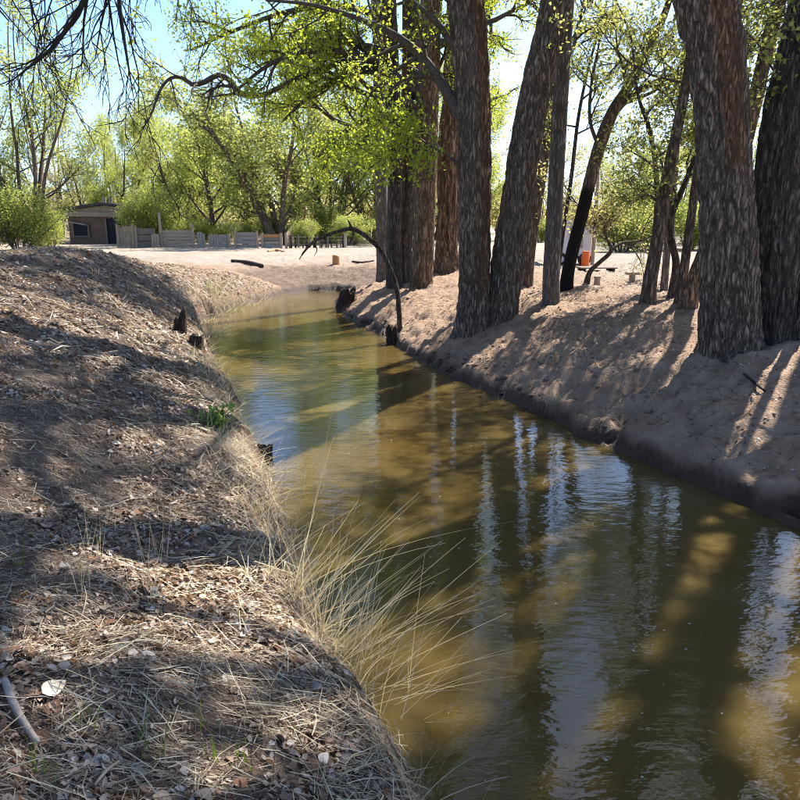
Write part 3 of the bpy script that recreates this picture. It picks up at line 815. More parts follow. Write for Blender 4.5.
tree('crooked_shrub', 'low crooked dark-limbed shrub bending over the sand by the cut stools', [
    dict(path=[(586, 283, 2.6), (590, 272, 2.3), (600, 262, 2.1), (611, 251, 2), (608, 240, 1.5), (604, 232, 1)], sides=16, depth=0.004, limbs=4, flare=0.5)],
    (586, 283), M_BARK_DARK, M_LEAF3, None, limb_z=1.5, limb_len=(1.0, 1.8), conf=cfg(leaves=7), leaf_size=0.06, extra=[
        dict(path=[(611, 251, 1.6), (622, 243, 1.3), (640, 241, 1), (656, 238, 0.6)], conf=cfg(leaves=7), n=7, len=0.9),
        dict(path=[(606, 236, 1.2), (600, 220, 1), (594, 205, 0.7)], conf=cfg(leaves=7), n=6, len=0.9)], category='shrub')

def shade_cottonwood(x, y, h, lean, label, seed):
    rng = np.random.default_rng(seed)
    base = np.array([x, y, float(H(x, y))])
    root = empty('cottonwood_tree', base, label, 'tree', 'cottonwoods beside the massive forked one')
    z = np.array([-0.15, 1.5, 3.5, 6.0, h * 0.8, h])
    ctrl = np.column_stack([x + lean[0] * z / h, y + lean[1] * z / h, base[2] + z, [0.36, 0.31, 0.28, 0.22, 0.13, 0.06]])
    rows = stem_part(root, base, ctrl, 'trunk', M_BARK_DARK, seed, 44, 0.1, 0.02, 0.2)
    leaves, conf = [], cfg(leaves=11, spread=0.08)
    for j in range(14):
        i = int(np.interp((j + rng.uniform(0, 1)) / 14, [0, 1], [len(rows) * 0.42, len(rows) - 5]))
        az = rng.uniform(0, 6.28)
        tb = []
        grow(rng, rows[i, :3], (math.cos(az), math.sin(az), rng.uniform(0.2, 0.9)), rng.uniform(2.6, 4.6), max(0.03, rows[i, 3] * 0.45), 0, conf, tb, leaves)
        link('limb', tubes_mesh('limb', tb, base), M_TWIG, root)
    link('crown', leaf_mesh('crown', np.concatenate(leaves), 0.075, rng, base), M_LEAF, root)
shade_cottonwood(7.9, 6.0, 12.5, (0.2, 0.2), 'cottonwood standing by the ditch bend below the massive forked one', 72)
shade_cottonwood(6.75, 10.4, 12.5, (0.5, 0.2), 'cottonwood standing next to the massive forked one, away from the ditch', 71)

# the leafless boughs that hang into the sky belong to a tree on the west crest
def bare_tree():
    bx, by = -7.2, 6.0
    base = np.array([bx, by, H(bx, by)])
    root = empty('bare_tree', base, 'leafless dark tree on the bank crest whose drooping boughs hang against the sky', 'tree')
    rng = np.random.default_rng(55)
    ctrl = np.array([[bx, by, base[2] - 0.15, 0.26], [bx + 0.1, by + 0.1, 3.2, 0.22], [bx + 0.4, by + 0.2, 4.8, 0.19], [bx + 0.9, by + 0.4, 6.4, 0.15], [bx + 1.2, by + 0.5, 8.0, 0.10], [bx + 1.3, by + 0.6, 9.5, 0.05]])
    rows = stem_part(root, base, ctrl, 'trunk', M_BARK_DARK, 9.1, 40)
    T = rows[np.argmin(abs(rows[:, 2] - 6.4)), :3]
    T2 = rows[np.argmin(abs(rows[:, 2] - 7.2)), :3]
    c = cfg(leaves=0, n=[8, 6], up=[-0.03, -0.07, -0.08], wander=[0.15, 0.2, 0.22], len=[0.8, 0.45], ang=[0.6, 0.55], seg=[0.2, 0.12, 0.1])
    boughs = [([T, T + (1.6, 0.3, 0.5)], [(95, -70, 5), (83, 2, 4.2), (66, 30, 3.4), (48, 52, 2.6), (28, 68, 1.6), (6, 85, 0.8)], 6.6),
              ([T2, T2 + (1.6, 0.2, 0.4)], [(128, -90, 4.5), (119, -30, 3.6), (120, 10, 3), (125, 45, 2.2), (129, 70, 1.3), (134, 100, 0.5)], 6.9),
              ([T, T + (1.0, 0.4, 0.4)], [(60, -90, 3.6), (36, -40, 3), (30, 0, 2), (38, 22, 1.4), (42, 45, 0.7)], 6.4),
              ([T2, T2 + (1.9, 0.5, 0.3)], [(150, -110, 3.4), (112, -50, 2.6), (106, 0, 1.8), (100, 30, 1.2), (95, 60, 0.6)], 7.2),
              ([T, T + (0.8, 0.5, 0.2)], [(20, -100, 3), (-10, -40, 2.4), (-6, 0, 1.6), (8, 20, 1)], 6.2)]
    for near, pix, Y in boughs:
        rr = [[*near[0], 0.07], [*near[1], 0.05]] + [[*P(u, v, Y), 0.62 * w * Y / F_PX] for u, v, w in pix]
        s = spline(np.array(rr), 0.08)
        tubes = [(s[:, :3], s[:, 3], 8)]
        for k in range(17):
            i = int(np.interp(k / 16, [0, 1], [len(s) * 0.40, len(s) - 2]) + rng.integers(-2, 2))
            tang = unit(s[i + 1, :3] - s[i, :3])
            pp = rand_dir(rng); pp = unit(pp - tang * (pp @ tang))
            grow(rng, s[i, :3], tang * 0.9 + pp * 0.6 + np.array([0.05, 0, -0.25]), rng.uniform(0.5, 1.15), max(0.0036, s[i, 3] * 0.45), 0, c | dict(n=[4, 3], L0=1.2, len=[0.5, 0.28]), tubes, [])
        link('bough', tubes_mesh('bough', tubes, base), M_TWIG_DARK, root)
bare_tree()

# background trees: a few kinds, each placed as a thing of its own
def background_kind(seed, stems, height, spread, leaf, nleaf, leaf_size, limb_n=5, trunk_r=0.13, low=0.15):
    rng = np.random.default_rng(int(seed * 10))
    conf = cfg(seg=[0.6, 0.4, 0.25], wander=[0.12, 0.18, 0.22], up=[0.10, 0.05, 0.0], sides=[5, 3, 3], n=[6, 6], len=[1.7, 0.9], L0=3.5, ang=[0.6, 0.7], leaves=nleaf, len_leaf=0.9, spread=0.16)
    trunks, limbs, leaves = [], [], []
    for k in range(stems):
        az = 2 * math.pi * (k + rng.uniform(0, 0.7)) / stems
        tilt = spread * rng.uniform(0.3, 1.0) if stems > 1 else 0.05
        p = np.array([0.15 * math.cos(az), 0.15 * math.sin(az), -0.15]) if stems > 1 else np.array([0, 0, -0.15])
        d = np.array([math.cos(az) * tilt, math.sin(az) * tilt, 1.0])
        h = height * rng.uniform(0.62, 0.8)
        n = 10
        pts = [p]
        for i in range(n):
            d = unit(d + rng.normal(0, 0.07, 3) + np.array([0, 0, 0.05]))
            pts.append(pts[-1] + d * h / n)
        pts = np.array(pts)
        rad = trunk_r * rng.uniform(0.7, 1.1) * (1 - 0.75 * np.linspace(0, 1, n + 1))
        trunks.append((pts, rad, 9))
        for j in range(limb_n):
            t = low + (1 - low) * (j + rng.uniform(0.2, 0.9)) / limb_n
            i = min(int(t * n), n - 1)
            a2 = rng.uniform(0, 2 * math.pi)
            d2 = np.array([math.cos(a2), math.sin(a2), rng.uniform(0.4, 1.1)])
            tb = []
            grow(rng, pts[i], d2, height * 0.32 * rng.uniform(0.7, 1.15) * (1.1 - 0.4 * t), rad[i] * 0.5, 0, conf, tb, leaves)
            limbs.append(tb)
        tb = []
        grow(rng, pts[-1], d, height * 0.25, rad[-1], 0, conf, tb, leaves)
        limbs.append(tb)
    tm = [tubes_mesh('trunk', [t], (0, 0, 0)) for t in trunks]
    allb = [x for t in limbs for x in t]
    lm = tubes_mesh('limbs', allb, (0, 0, 0))
    cm = leaf_mesh('crown', np.concatenate(leaves), leaf_size, rng, (0, 0, 0))
    for m_ in tm: m_.materials.append(M_BARK)
    lm.materials.append(M_TWIG)
    cm.materials.append(leaf)
    return tm, lm, cm

KINDS_BG = {
    'vase': (background_kind(11, 5, 10.0, 0.42, M_LEAF_FAR, 19, 0.105, 6), 10.0),
    'tall': (background_kind(12, 6, 11.0, 0.22, M_LEAF_FAR, 10, 0.10, 6), 11.0),
    'round': (background_kind(13, 1, 9.0, 0.1, M_LEAF_FAR, 22, 0.11, 12, 0.22, 0.2), 9.0),
    'pale': (background_kind(14, 4, 9.0, 0.35, M_LEAF3, 12, 0.10), 9.0),
    'bush': (background_kind(15, 7, 3.2, 0.65, M_LEAF_FAR, 13, 0.085, 4, 0.05, 0.05), 3.2),
    'dark': (background_kind(16, 3, 8.0, 0.4, M_LEAF2, 19, 0.105, 9, 0.18, 0.1), 8.0),
}
def bg_tree(kind, name, label, u, Y, height, group=None, rot=0.0, cat='tree', wide=1.0):
    (tm, lm, cm), h0 = KINDS_BG[kind]
    x = (u - 400) / 719.0 * Y
    g = np.array([x, Y, float(H(x, Y))])
    o = empty(name, g, label, cat, group, rot)
    s = height / h0
    o.scale = (s * wide, s * wide, s)
    for m_ in tm: link('trunk', m_, None, o)
    link('branch_work', lm, None, o)
    link('crown', cm, None, o)
    return o

BT = 'trees beyond the fence'
bg_tree('tall', 'willow_tree', 'tall feathery upright willow with many dark stems, away from the shed on open sand', 38, 37, 13.0, None, 0.4)
bg_tree('bush', 'leafy_bush', 'tall green bush right before the feathery willow stems', 18, 35.5, 2.9, 'bushes round the willow', 0.3, 'bush', 1.2)
bg_tree('bush', 'leafy_bush', 'smallest green bush between the willow and the shed porch', 50, 39, 2.0, 'bushes round the willow', 2.0, 'bush', 1.1)
bg_tree('bush', 'leafy_bush', 'widest green bush on the willow side away from the shed', -18, 36, 3.3, 'bushes round the willow', 4.0, 'bush', 1.2)
bg_tree('pale', 'spring_tree', 'sparse pale yellow tree behind the shed roof', 92, 60, 10.0, BT, 1.0)
bg_tree('vase', 'spring_tree', 'vase-shaped tree with bare dark stems rising just behind the shed', 122, 57, 9.5, BT, 2.1)
bg_tree('bush', 'leafy_bush', 'pale green bush growing before the shed door', 138, 45, 2.7, None, 2.2, 'bush', 1.0)
bg_tree('bush', 'leafy_bush', 'tall light green bush at the end wall of the shed, above the plank gate', 152, 46, 3.4, None, 1.2, 'bush', 1.0)
bg_tree('round', 'shade_tree', 'round green tree with single trunk behind the grey plank fence', 214, 50, 11.5, BT, 0.2)
bg_tree('dark', 'shade_tree', 'dense green tree shading the plank gate', 184, 53, 10.5, BT, 0.8)
bg_tree('dark', 'shade_tree', 'thick-stemmed shade tree behind the wire fence with wide forked limbs', 281, 45, 12.0, BT, 2.9, wide=1.2)
bg_tree('vase', 'spring_tree', 'yellow-green tree filling the gap behind the arched branch', 330, 52, 13.5, BT, 4.2)
bg_tree('round', 'shade_tree', 'round-headed tree next to the forked shade tree, over the wire fence', 246, 60, 14.0, BT, 3.6)
bg_tree('vase', 'spring_tree', 'wide yellow-green tree seen through the clustered trunks', 372, 56, 14, BT, 0.5)
bg_tree('dark', 'shade_tree', 'dark green tree seen past the gnarled old trunk', 432, 60, 14.0, BT, 1.5)
bg_tree('vase', 'spring_tree', 'tall tree towering behind the plank gate and its neighbours', 150, 74, 13.0, BT, 5.0)
bg_tree('pale', 'spring_tree', 'pale budding tree at the far side of the shed', 60, 70, 11.5, BT, 5.6)
bg_tree('tall', 'spring_tree', 'upright thin-leaved tree far behind the willow', -5, 60, 12.0, BT, 3.0)
bg_tree('vase', 'spring_tree', 'hazy tree behind the round-headed tree', 205, 82, 14.0, BT, 0.9)
bg_tree('pale', 'spring_tree', 'hazy pale tree behind the forked shade tree', 300, 84, 13.5, BT, 2.4)
bg_tree('bush', 'leafy_bush', 'brown-green scrub next to the rusty-railed fence panel', 305, 44, 1.5, 'scrub along the wire fence', 2.6, 'bush', 1.4)
bg_tree('bush', 'leafy_bush', 'brown-green scrub behind the picket fence under the arched branch', 350, 45, 1.8, 'scrub along the wire fence', 0.6, 'bush', 1.5)
bg_tree('bush', 'leafy_bush', 'brown-green scrub behind the pale weathered board panel', 245, 46, 1.5, 'scrub along the wire fence', 5.0, 'bush', 1.4)
bg_tree('vase', 'spring_tree', 'yellow-green tree between the clustered trunks and the twin trunks', 455, 50, 11.0, BT, 3.9)
bg_tree('round', 'shade_tree', 'leafy tree behind the gap between forked shade tree and clustered trunks', 318, 66, 14.0, BT, 1.9)
bg_tree('vase', 'spring_tree', 'bushy tree behind the plank gate, shorter than the towering one', 168, 62, 10.5, BT, 2.7)
for u, Y, h, lab in ((176, 47, 2.6, 'dark scrub behind the plank gate'), (200, 49, 3.0, 'scrub under the round tree, past the thick gate post'), (226, 46, 2.2, 'scrub behind the grey upright planks'), (268, 47, 2.8, 'scrub behind the rusty-railed panel'),
                     (328, 50, 3.4, 'tall scrub behind the picket fence under the yellow-green tree'), (385, 52, 3.6, 'tall scrub filling the gap between clustered trunks'), (420, 54, 3.8, 'scrub glimpsed past the broad reddish trunk'), (470, 56, 3.6, 'scrub glimpsed between the twin trunks and the old trunk'),
                     (105, 56, 3.4, 'scrub behind the shed'), (80, 52, 2.8, 'scrub at the porch side of the shed'), (540, 52, 3.0, 'scrub far behind the slender grey tree'), (515, 58, 3.0, 'scrub far behind the twin trunks')):
    bg_tree('bush', 'leafy_bush', lab, u, Y, h * (0.55 + 0.35 * ((u * 7) % 10) / 10), 'scrub behind the fence', u * 0.37, 'bush', 1.0 + 0.4 * ((u * 3) % 7) / 7)
BE = 'trees at the far side of the sand flat'
bg_tree('pale', 'budding_tree', 'pale budding tree beyond the orange drum', 600, 56, 7.0, BE, 0.9)
bg_tree('vase', 'budding_tree', 'light green tree showing above the crooked shrub', 632, 44, 5.6, BE, 3.3)
bg_tree('vase', 'budding_tree', 'light green tree showing through the grove trunks', 668, 40, 6.2, BE, 5.1)
bg_tree('pale', 'budding_tree', 'thin pale tree showing between grove and massive cottonwood', 694, 50, 9.5, BE, 1.7)
bg_tree('tall', 'budding_tree', 'tall wispy tree behind the orange drum', 618, 70, 11.0, BE, 2.2)
bg_tree('tall', 'budding_tree', 'tall wispy tree behind the massive forked cottonwood', 745, 48, 9.0, BE, 4.2)
bg_tree('vase', 'budding_tree', 'green tree beyond the fork of the massive cottonwood', 790, 52, 5.0, BE, 0.3)
bg_tree('pale', 'budding_tree', 'pale tree seen between the twin trunks and the slender grey tree', 545, 60, 11.5, BE, 0.3)
bg_tree('bush', 'leafy_bush', 'yellow-green bush right behind the crooked shrub', 622, 34, 2.4, 'bushes past the stools', 0.3, 'bush', 1.3)
bg_tree('bush', 'leafy_bush', 'yellow-green bush behind the gently leaning grove trunk', 655, 36, 2.6, 'bushes past the stools', 1.9, 'bush', 1.3)
bg_tree('bush', 'leafy_bush', 'yellow-green bush behind the tan leaning grove trunk', 690, 37, 2.4, 'bushes past the stools', 4.4, 'bush', 1.3)

def woodland():
    rng = np.random.default_rng(5)
    leaves, mb = [], MB()
    for k in range(150):
        x, y = rng.uniform(-85, 95), rng.uniform(92, 125)
        h = rng.uniform(4.5, 8.5) * (1.0 if x < 25 else 0.6)
        z = float(H(x, y))
        n = 260
        d = rng.normal(size=(n, 3)); d /= np.linalg.norm(d, axis=1)[:, None]
        leaves.append(np.array([x, y, z + h * 0.55]) + d * rng.uniform(0.5, 1, (n, 1)) * np.array([h * 0.42, h * 0.42, h * 0.48]))
        mb.tube(np.array([[x, y, z - 0.2], [x + 0.1, y, z + h * 0.7]]), [0.18, 0.05], 5)
    v, q, t = mb.arrays()
    lm = leaf_mesh('t', np.concatenate(leaves), 0.55, rng, (0, 0, 0))
    lv = np.zeros(len(lm.vertices) * 3, np.float32); lm.vertices.foreach_get('co', lv)
    lv = lv.reshape(-1, 3)
    lq = np.arange(len(lv)).reshape(-1, 4) + len(v)
    me = mesh_from('woodland', np.vstack([v, lv]), np.vstack([q, lq]), t, False, None, np.concatenate([np.zeros(len(q)), np.ones(len(lq)), np.zeros(len(t))]))
    me.materials.append(M_TWIG); me.materials.append(M_LEAF3)
    bpy.data.meshes.remove(lm)
    tag(link('woodland', me, None), 'far belt of pale spring woodland along the horizon', 'woodland', None, 'stuff')
woodland()

def hills():
    m = simple_mat('far_hill', (0.16, 0.14, 0.09), (0.25, 0.20, 0.15), 0.05)
    x = np.linspace(-420, 420, 90); r = np.linspace(0, 1, 8)
    X, Rr = np.meshgrid(x, r)
    top = 9 + 6 * fbm(X * 0.012, 0 * X, 2.2, 4)
    Z = top * np.sin(Rr * math.pi / 2) ** 1.2
    Y = 165 + 70 * Rr
    v = np.stack([X, Y, Z], -1).reshape(-1, 3); nx = 90
    i, j = np.meshgrid(np.arange(nx - 1), np.arange(7))
    q = np.stack([j * nx + i, j * nx + i + 1, (j + 1) * nx + i + 1, (j + 1) * nx + i], -1).reshape(-1, 4)
    tag(link('hills', mesh_from('hills', v, q), m), 'low tan hills on the horizon', None, None, 'structure')
hills()

# ------------------------------------------------------------------ shed, fence, stools and other made things
def at_flat(u, Y):
    x = (u - 400) / 719.0 * Y
    return np.array([x, Y, float(H(x, Y))])

def shed():
    g = at_flat(110, 50)
    root = empty('shed', g, 'low brown adobe shed with a sagging dark roof and open porch', 'shed')
    root.scale = (1.3, 1.1, 1.0)
    m_ad = simple_mat('adobe', (0.115, 0.072, 0.050), (0.18, 0.115, 0.082), 3)
    m_roof = simple_mat('roof_felt', (0.035, 0.033, 0.034), (0.075, 0.07, 0.07), 3)
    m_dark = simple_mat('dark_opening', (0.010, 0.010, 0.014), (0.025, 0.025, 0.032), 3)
    m_eave = simple_mat('eave_board', (0.24, 0.19, 0.145), (0.33, 0.265, 0.205), 4)
    MB().box((0.3, 0.4, 0.85), (3.9, 3.4, 2.0), jit=0.02).build('wall', m_ad, root)
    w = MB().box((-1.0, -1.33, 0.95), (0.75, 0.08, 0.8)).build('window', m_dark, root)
    MB().box((-1.0, -1.40, 0.50), (0.95, 0.10, 0.08)).build('sill', M_WOOD, w)
    for dx in (-0.40, 0.40): MB().box((-1.0 + dx, -1.40, 0.95), (0.07, 0.07, 0.82)).build('frame', M_WOOD, w)
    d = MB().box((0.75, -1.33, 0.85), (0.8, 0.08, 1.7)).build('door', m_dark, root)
    for dx in (-0.43, 0.43): MB().box((0.75 + dx, -1.40, 0.85), (0.08, 0.08, 1.74)).build('frame', M_WOOD, d)
    MB().box((0.15, -1.55, 1.93), (4.9, 0.12, 0.30), tilt=-0.01).build('eave_board', m_eave, root)
    for k, (x0, x1, z0, z1) in enumerate(((-2.7, 0.35, 2.12, 2.62), (0.35, 2.75, 2.62, 2.22))):
        L = math.hypot(x1 - x0, z1 - z0)
        MB().box(((x0 + x1) / 2, 0.2, (z0 + z1) / 2), (L, 4.2, 0.16), tilt=math.atan2(z1 - z0, x1 - x0), jit=0.02).build('roof_slope', m_roof, root)
    MB().add([[-2.2, -1.5, 2.08], [2.6, -1.5, 2.08], [0.35, -1.5, 2.52], [-2.2, -1.42, 2.08], [2.6, -1.42, 2.08], [0.35, -1.42, 2.52]], [[0, 1, 4, 3], [1, 2, 5, 4], [2, 0, 3, 5]], [[0, 2, 1], [3, 4, 5]]).build('gable', m_eave, root)
    for dx in (-0.25, 0.1):
        MB().tube([[dx - 0.1, 0.6, 2.4], [dx - 0.1, 0.6, 3.1]], 0.10, 10).build('vent_pipe', M_WOOD_GREY, root)
    MB().tube([[-2.25, -1.7, -0.15], [-2.4, -1.6, 1.0], [-2.6, -1.5, 2.15]], 0.07, 8).build('post', M_WOOD_GREY, root)
    MB().tube([[-2.45, -1.62, 1.65], [-0.6, -1.62, 1.25]], 0.045, 7).build('brace', M_WOOD_GREY, root)
    MB().box((-2.0, -0.6, 2.0), (1.4, 2.0, 0.09), tilt=0.05).build('porch_roof', M_WOOD, root)
shed()

FY = 40.0
PXM = F_PX / (FY / math.cos(PITCH) * 0.97)
def fence_panel(u0, u1, v_top, label, mat, style, Y=FY, planks=8, posts=(True, True), seed=0, mats=None, name='fence_panel', post_top=None):
    """a stretch of fence with planks, rails and posts"""
    rng = np.random.default_rng(int(seed * 10))
    a, b = at_flat(u0, Y), at_flat(u1, Y)
    g = (a + b) / 2; g[2] = H(g[0], g[1])
    W = b[0] - a[0]
    Ht = P(u0, v_top, Y)[2] - g[2]
    root = empty(name, g, label, 'fence')
    if style == 'upright':
        pw = W / planks
        for k in range(planks):
            h = Ht * rng.uniform(0.93, 1.05)
            MB().box((-W / 2 + pw * (k + 0.5), rng.uniform(-0.01, 0.01), h / 2 - 0.03), (pw * 0.86, 0.028, h), tilt=rng.normal(0, 0.012)).build('plank', mats[k % len(mats)] if mats else mat, root)
        for z in (0.25, 0.75): MB().box((0, 0.05, Ht * z), (W * 0.98, 0.05, 0.08)).build('rail', M_WOOD, root)
    elif style == 'level':
        ph = Ht / planks
        for k in range(planks):
            MB().box((rng.normal(0, 0.01), rng.uniform(-0.01, 0.01), ph * (k + 0.5)), (W * 0.97, 0.03, ph * 0.88), tilt=rng.normal(0, 0.006)).build('plank', mats[k % len(mats)] if mats else mat, root)
    elif style == 'wire':
        for k in range(planks):
            x = -W / 2 + W * (k + 0.5) / planks + rng.normal(0, 0.05)
            MB().tube([[x, 0, -0.15], [x + rng.normal(0, 0.04), 0.02, Ht * rng.uniform(0.7, 1.05)]], 0.05 * rng.uniform(0.7, 1.3), 7).build('picket', mats[k % len(mats)] if mats else mat, root)
        for z in (0.3, 0.55, 0.8): MB().tube([[-W / 2, -0.05, Ht * z], [0, -0.05, Ht * z - 0.03], [W / 2, -0.05, Ht * z]], 0.008, 4).build('wire', M_WOOD_GREY, root)
    for k, on in enumerate(posts):
        if on:
            x = (-W / 2, W / 2)[k]
            h = (post_top or (Ht * 1.08, Ht * 1.08))[k]
            MB().tube([[x, -0.06, -0.2], [x + 0.01, -0.06, h * 0.5], [x, -0.05, h]], [0.085, 0.08, 0.07], 9).build('post', M_WOOD_TAN, root)
    return root
fence_panel(118, 133, 226, 'short upright plank fence panel beside the shed door', M_WOOD_TAN, 'upright', planks=6, seed=1)
fence_panel(136, 156, 228, 'two-board rail panel between the upright planks and the tall post', M_WOOD, 'level', planks=3, seed=2, posts=(True, False))
fence_panel(151, 159, 233, 'low pale plank panel against the tall post', M_WOOD_TAN, 'upright', planks=3, seed=3, posts=(False, False), Y=39.6)
h_post = P(161, 213, FY)[2] - at_flat(161, FY)[2]
fence_panel(161, 193, 230, 'wide plank gate hung between a tall pole and a thick post', M_WOOD_TAN, 'level', planks=5, seed=4, post_top=(h_post, 1.3), name='plank_gate')
fence_panel(197, 205, 232, 'narrow pale plank panel next to the thick gate post', M_WOOD_GREY, 'upright', planks=3, seed=5, posts=(False, False))
fence_panel(208, 229, 234, 'grey upright plank panel in the shade of the round tree', M_WOOD_GREY, 'upright', planks=8, seed=6, posts=(False, True))
fence_panel(235, 257, 232, 'pale weathered board panel next to the rusty-railed panel', M_WOOD_GREY, 'level', planks=4, seed=7)
fence_panel(262, 281, 234, 'rusty-railed panel with blue-grey lower boards', M_WOOD_GREY, 'level', planks=4, seed=8, mats=[M_WOOD_GREY, M_WOOD_GREY, M_WOOD, M_ORANGE_WOOD])
fence_panel(286, 345, 234, 'long picket and wire fence in the shade behind the arched branch', M_WOOD, 'wire', planks=17, seed=9, mats=[M_WOOD, M_BARK_DARK, M_BARK_DARK])  # dark bark colour on most pickets paints in the shade there

def log_from(name, label, cat, pts, rad, mat, sides=16, depth=0.012, seed=1.0, sub=None, knob=()):
    c = spline(np.column_stack([pts, rad]), 0.03)
    o = np.asarray(pts[0], float)
    f = bark_shape(seed, depth, 0.0, 16.0)
    v, q, t, th, s = tube(c[:, :3], c[:, 3], sides, f)
    N = len(c)
    me = mesh_from(name, v - o, q, t, True, {'ridge': np.concatenate([np.broadcast_to(f.ridge, (N, sides)).ravel(), [0.5, 0.5]]), 'streak': np.zeros(N * sides + 2), 'char': np.zeros(N * sides + 2)})
    ob = link(name, me, mat)
    ob.location = o
    if label: tag(ob, label, cat)
    return ob

# the dead branch arching over the water
def arched_branch():
    g = ground_px(400, 329)
    Y = g[1]
    base = np.array([g[0], g[1], H(g[0], g[1])])
    root = empty('arched_branch', base, 'dead dark branch arching from the bank out over the water', 'branch')
    path = [(400, 331, 2.7), (399, 312, 2.6), (397, 290, 2.5), (390, 268, 2.4), (381, 250, 2.3), (368, 237, 2.2), (354, 229, 2.1), (340, 231, 1.6), (326, 236, 1.7), (314, 243, 1.4), (308, 250, 0.9), (303, 258, 0.5)]
    c = px_path(path, Y)
    c[0][2] -= 0.15
    c[:, 1] -= np.linspace(0, 0.5, len(c))
    rows = stem_part(root, base, c, 'main_stem', M_BARK_DARK, 4.4, 16, 0.05, 0.008, 0.1)
    for a, b, c_, w in (((352, 229), (349, 222), (347, 219), 1.8), ((354, 229), (352, 238), (347, 246), 1.2), ((314, 243), (317, 250), (314, 256), 0.8), ((372, 240), (378, 243), (377, 248), 1.6), ((311, 246), (303, 252), (301, 257), 0.6)):
        pts = np.array([P(*a, Y - 0.35), P(*b, Y - 0.32), P(*c_, Y - 0.3)])
        MB().tube(spline(np.column_stack([pts, [w * Y / F_PX, w * Y / F_PX * 0.7, 0.003]]), 0.04)[:, :3], np.linspace(w * Y / F_PX, 0.004, len(spline(np.column_stack([pts, [1, 1, 1]]), 0.04))), 6).build('broken_twig', M_BARK_DARK, root, True, base)
arched_branch()

def stump(u, v, label, wpx, hpx, mat, seed, lean=(0, 0), jag=0.3, cat='stump', name='stump', dark=0):
    """a weathered stub of wood with a split, uneven top"""
    g = ground_px(u, v)
    base = np.array([g[0], g[1], H(g[0], g[1])])
    Y = g[1]
    r, h = wpx * Y / F_PX / 2, hpx * Y / F_PX
    rng = np.random.default_rng(int(seed * 10))
    S, N = 26, 12
    th = np.arange(S) / S * 2 * np.pi
    top = h * (1 - jag * np.clip(0.5 + 1.2 * perlin(np.cos(th) * 1.6 + seed, np.sin(th) * 1.6, seed), 0, 1))
    rr = np.linspace(0, 1, N)[:, None]
    rad = r * (1.25 - 0.35 * rr ** 0.6) * (1 + 0.22 * perlin(np.cos(th)[None] * 2.2 + seed, np.sin(th)[None] * 2.2, rr * 1.2 + seed))
    zz = -0.12 + (top[None] + 0.12) * rr
    V = np.stack([rad * np.cos(th) + lean[0] * zz, rad * np.sin(th) * 0.9 + lean[1] * zz, zz], -1).reshape(-1, 3)
    i, j = np.meshgrid(np.arange(N - 1), np.arange(S), indexing='ij'); j2 = (j + 1) % S
    q = np.stack([i * S + j, i * S + j2, (i + 1) * S + j2, (i + 1) * S + j], -1).reshape(-1, 4)
    inner = V[-S:] * [0.6, 0.6, 1] + np.array([lean[0] * h * 0.4, 0, 0]) - [0, 0, h * 0.12]
    V = np.vstack([V, inner, inner.mean(0) - [0, 0, h * 0.1]])
    k = np.arange(S); o1, o2 = (N - 1) * S, N * S
    q = np.vstack([q, np.stack([o1 + k, o1 + (k + 1) % S, o2 + (k + 1) % S, o2 + k], 1)])
    t = np.stack([o2 + k, o2 + (k + 1) % S, np.full(S, (N + 1) * S)], 1)
    me = mesh_from(name, V, q, t, True, {'ridge': rng.uniform(0, 1, len(V)), 'streak': np.zeros(len(V)), 'char': np.full(len(V), dark)})
    o = link(name, me, mat)
    o.location = base
    o.rotation_euler = (0, 0, rng.uniform(-0.5, 0.5))
    return tag(o, label, cat)
stump(180, 333, 'broken grey stub of wood standing out of the littered west bank', 13, 27, M_STUMP, 1.7, (0.15, 0), 0.7)
stump(393, 342, 'short dark rotten stub at the waterline below the arched branch', 12, 20, M_STUMP, 2.9, (-0.1, 0), 0.5, dark=0.35)
stump(346, 303, 'hollow brown root stump at the water where the ditch narrows', 17, 17, M_STUMP, 5.1, (0.2, 0), 0.6, dark=0.2)
stump(336, 264, 'fresh orange cut stump on the bright sand past the ditch end', 7, 9, M_ORANGE_WOOD, 6.2, (0, 0), 0.15)
stump(262, 455, 'dark eroded clod of earth and wood on the grassy waterline', 20, 18, M_STUMP, 8.8, (0.2, 0), 0.5, 'clod', 'earth_clod')
stump(196, 345, 'low dark root clod at the waterline under the grey stub', 16, 12, M_STUMP, 9.4, (0.2, 0), 0.5, 'clod', 'earth_clod', 0.3)

def ground_log(name, label, cat, pix, rpx, mat, sides=12, depth=0.006, seed=1.0):
    pts = []
    for (u, v), w in zip(pix, rpx):
        g = ground_px(u, v)
        pts.append([g[0], g[1], float(H(g[0], g[1])) + w * g[1] / F_PX * 0.7 + (0.022 if u < 200 and v > 600 else 0.0)])
    rad = [w * p[1] / F_PX for w, p in zip(rpx, pts)]
    return log_from(name, label, cat, np.array(pts), rad, mat, sides, depth, seed)
ground_log('fallen_log', 'dark fallen log lying along the bank towards the ditch end', 'log', [(232, 262), (248, 264), (262, 268)], [1.6, 2.0, 2.4], M_STUMP, seed=2.2)
ground_log('fallen_stick', 'thick bare grey stick lying in the leaf litter', 'stick', [(6, 690), (14, 712), (26, 735), (40, 755)], [4.2, 4.6, 4.4, 3.4], M_WOOD_GREY, 14, 0.002, 3.0)
ground_log('fallen_stick', 'long thin dark stick lying across the shaded west bank slope', 'stick', [(62, 318), (90, 334), (120, 352), (146, 372)], [1.6, 1.8, 1.6, 1.0], M_BARK, 10, 0.002, 4.0)
ground_log('fallen_stick', 'thin pale twig bleached white near the green blades', 'stick', [(96, 796), (108, 780), (120, 772)], [1.8, 2.0, 1.2], M_WOOD_TAN, 8, 0.001, 5.0)
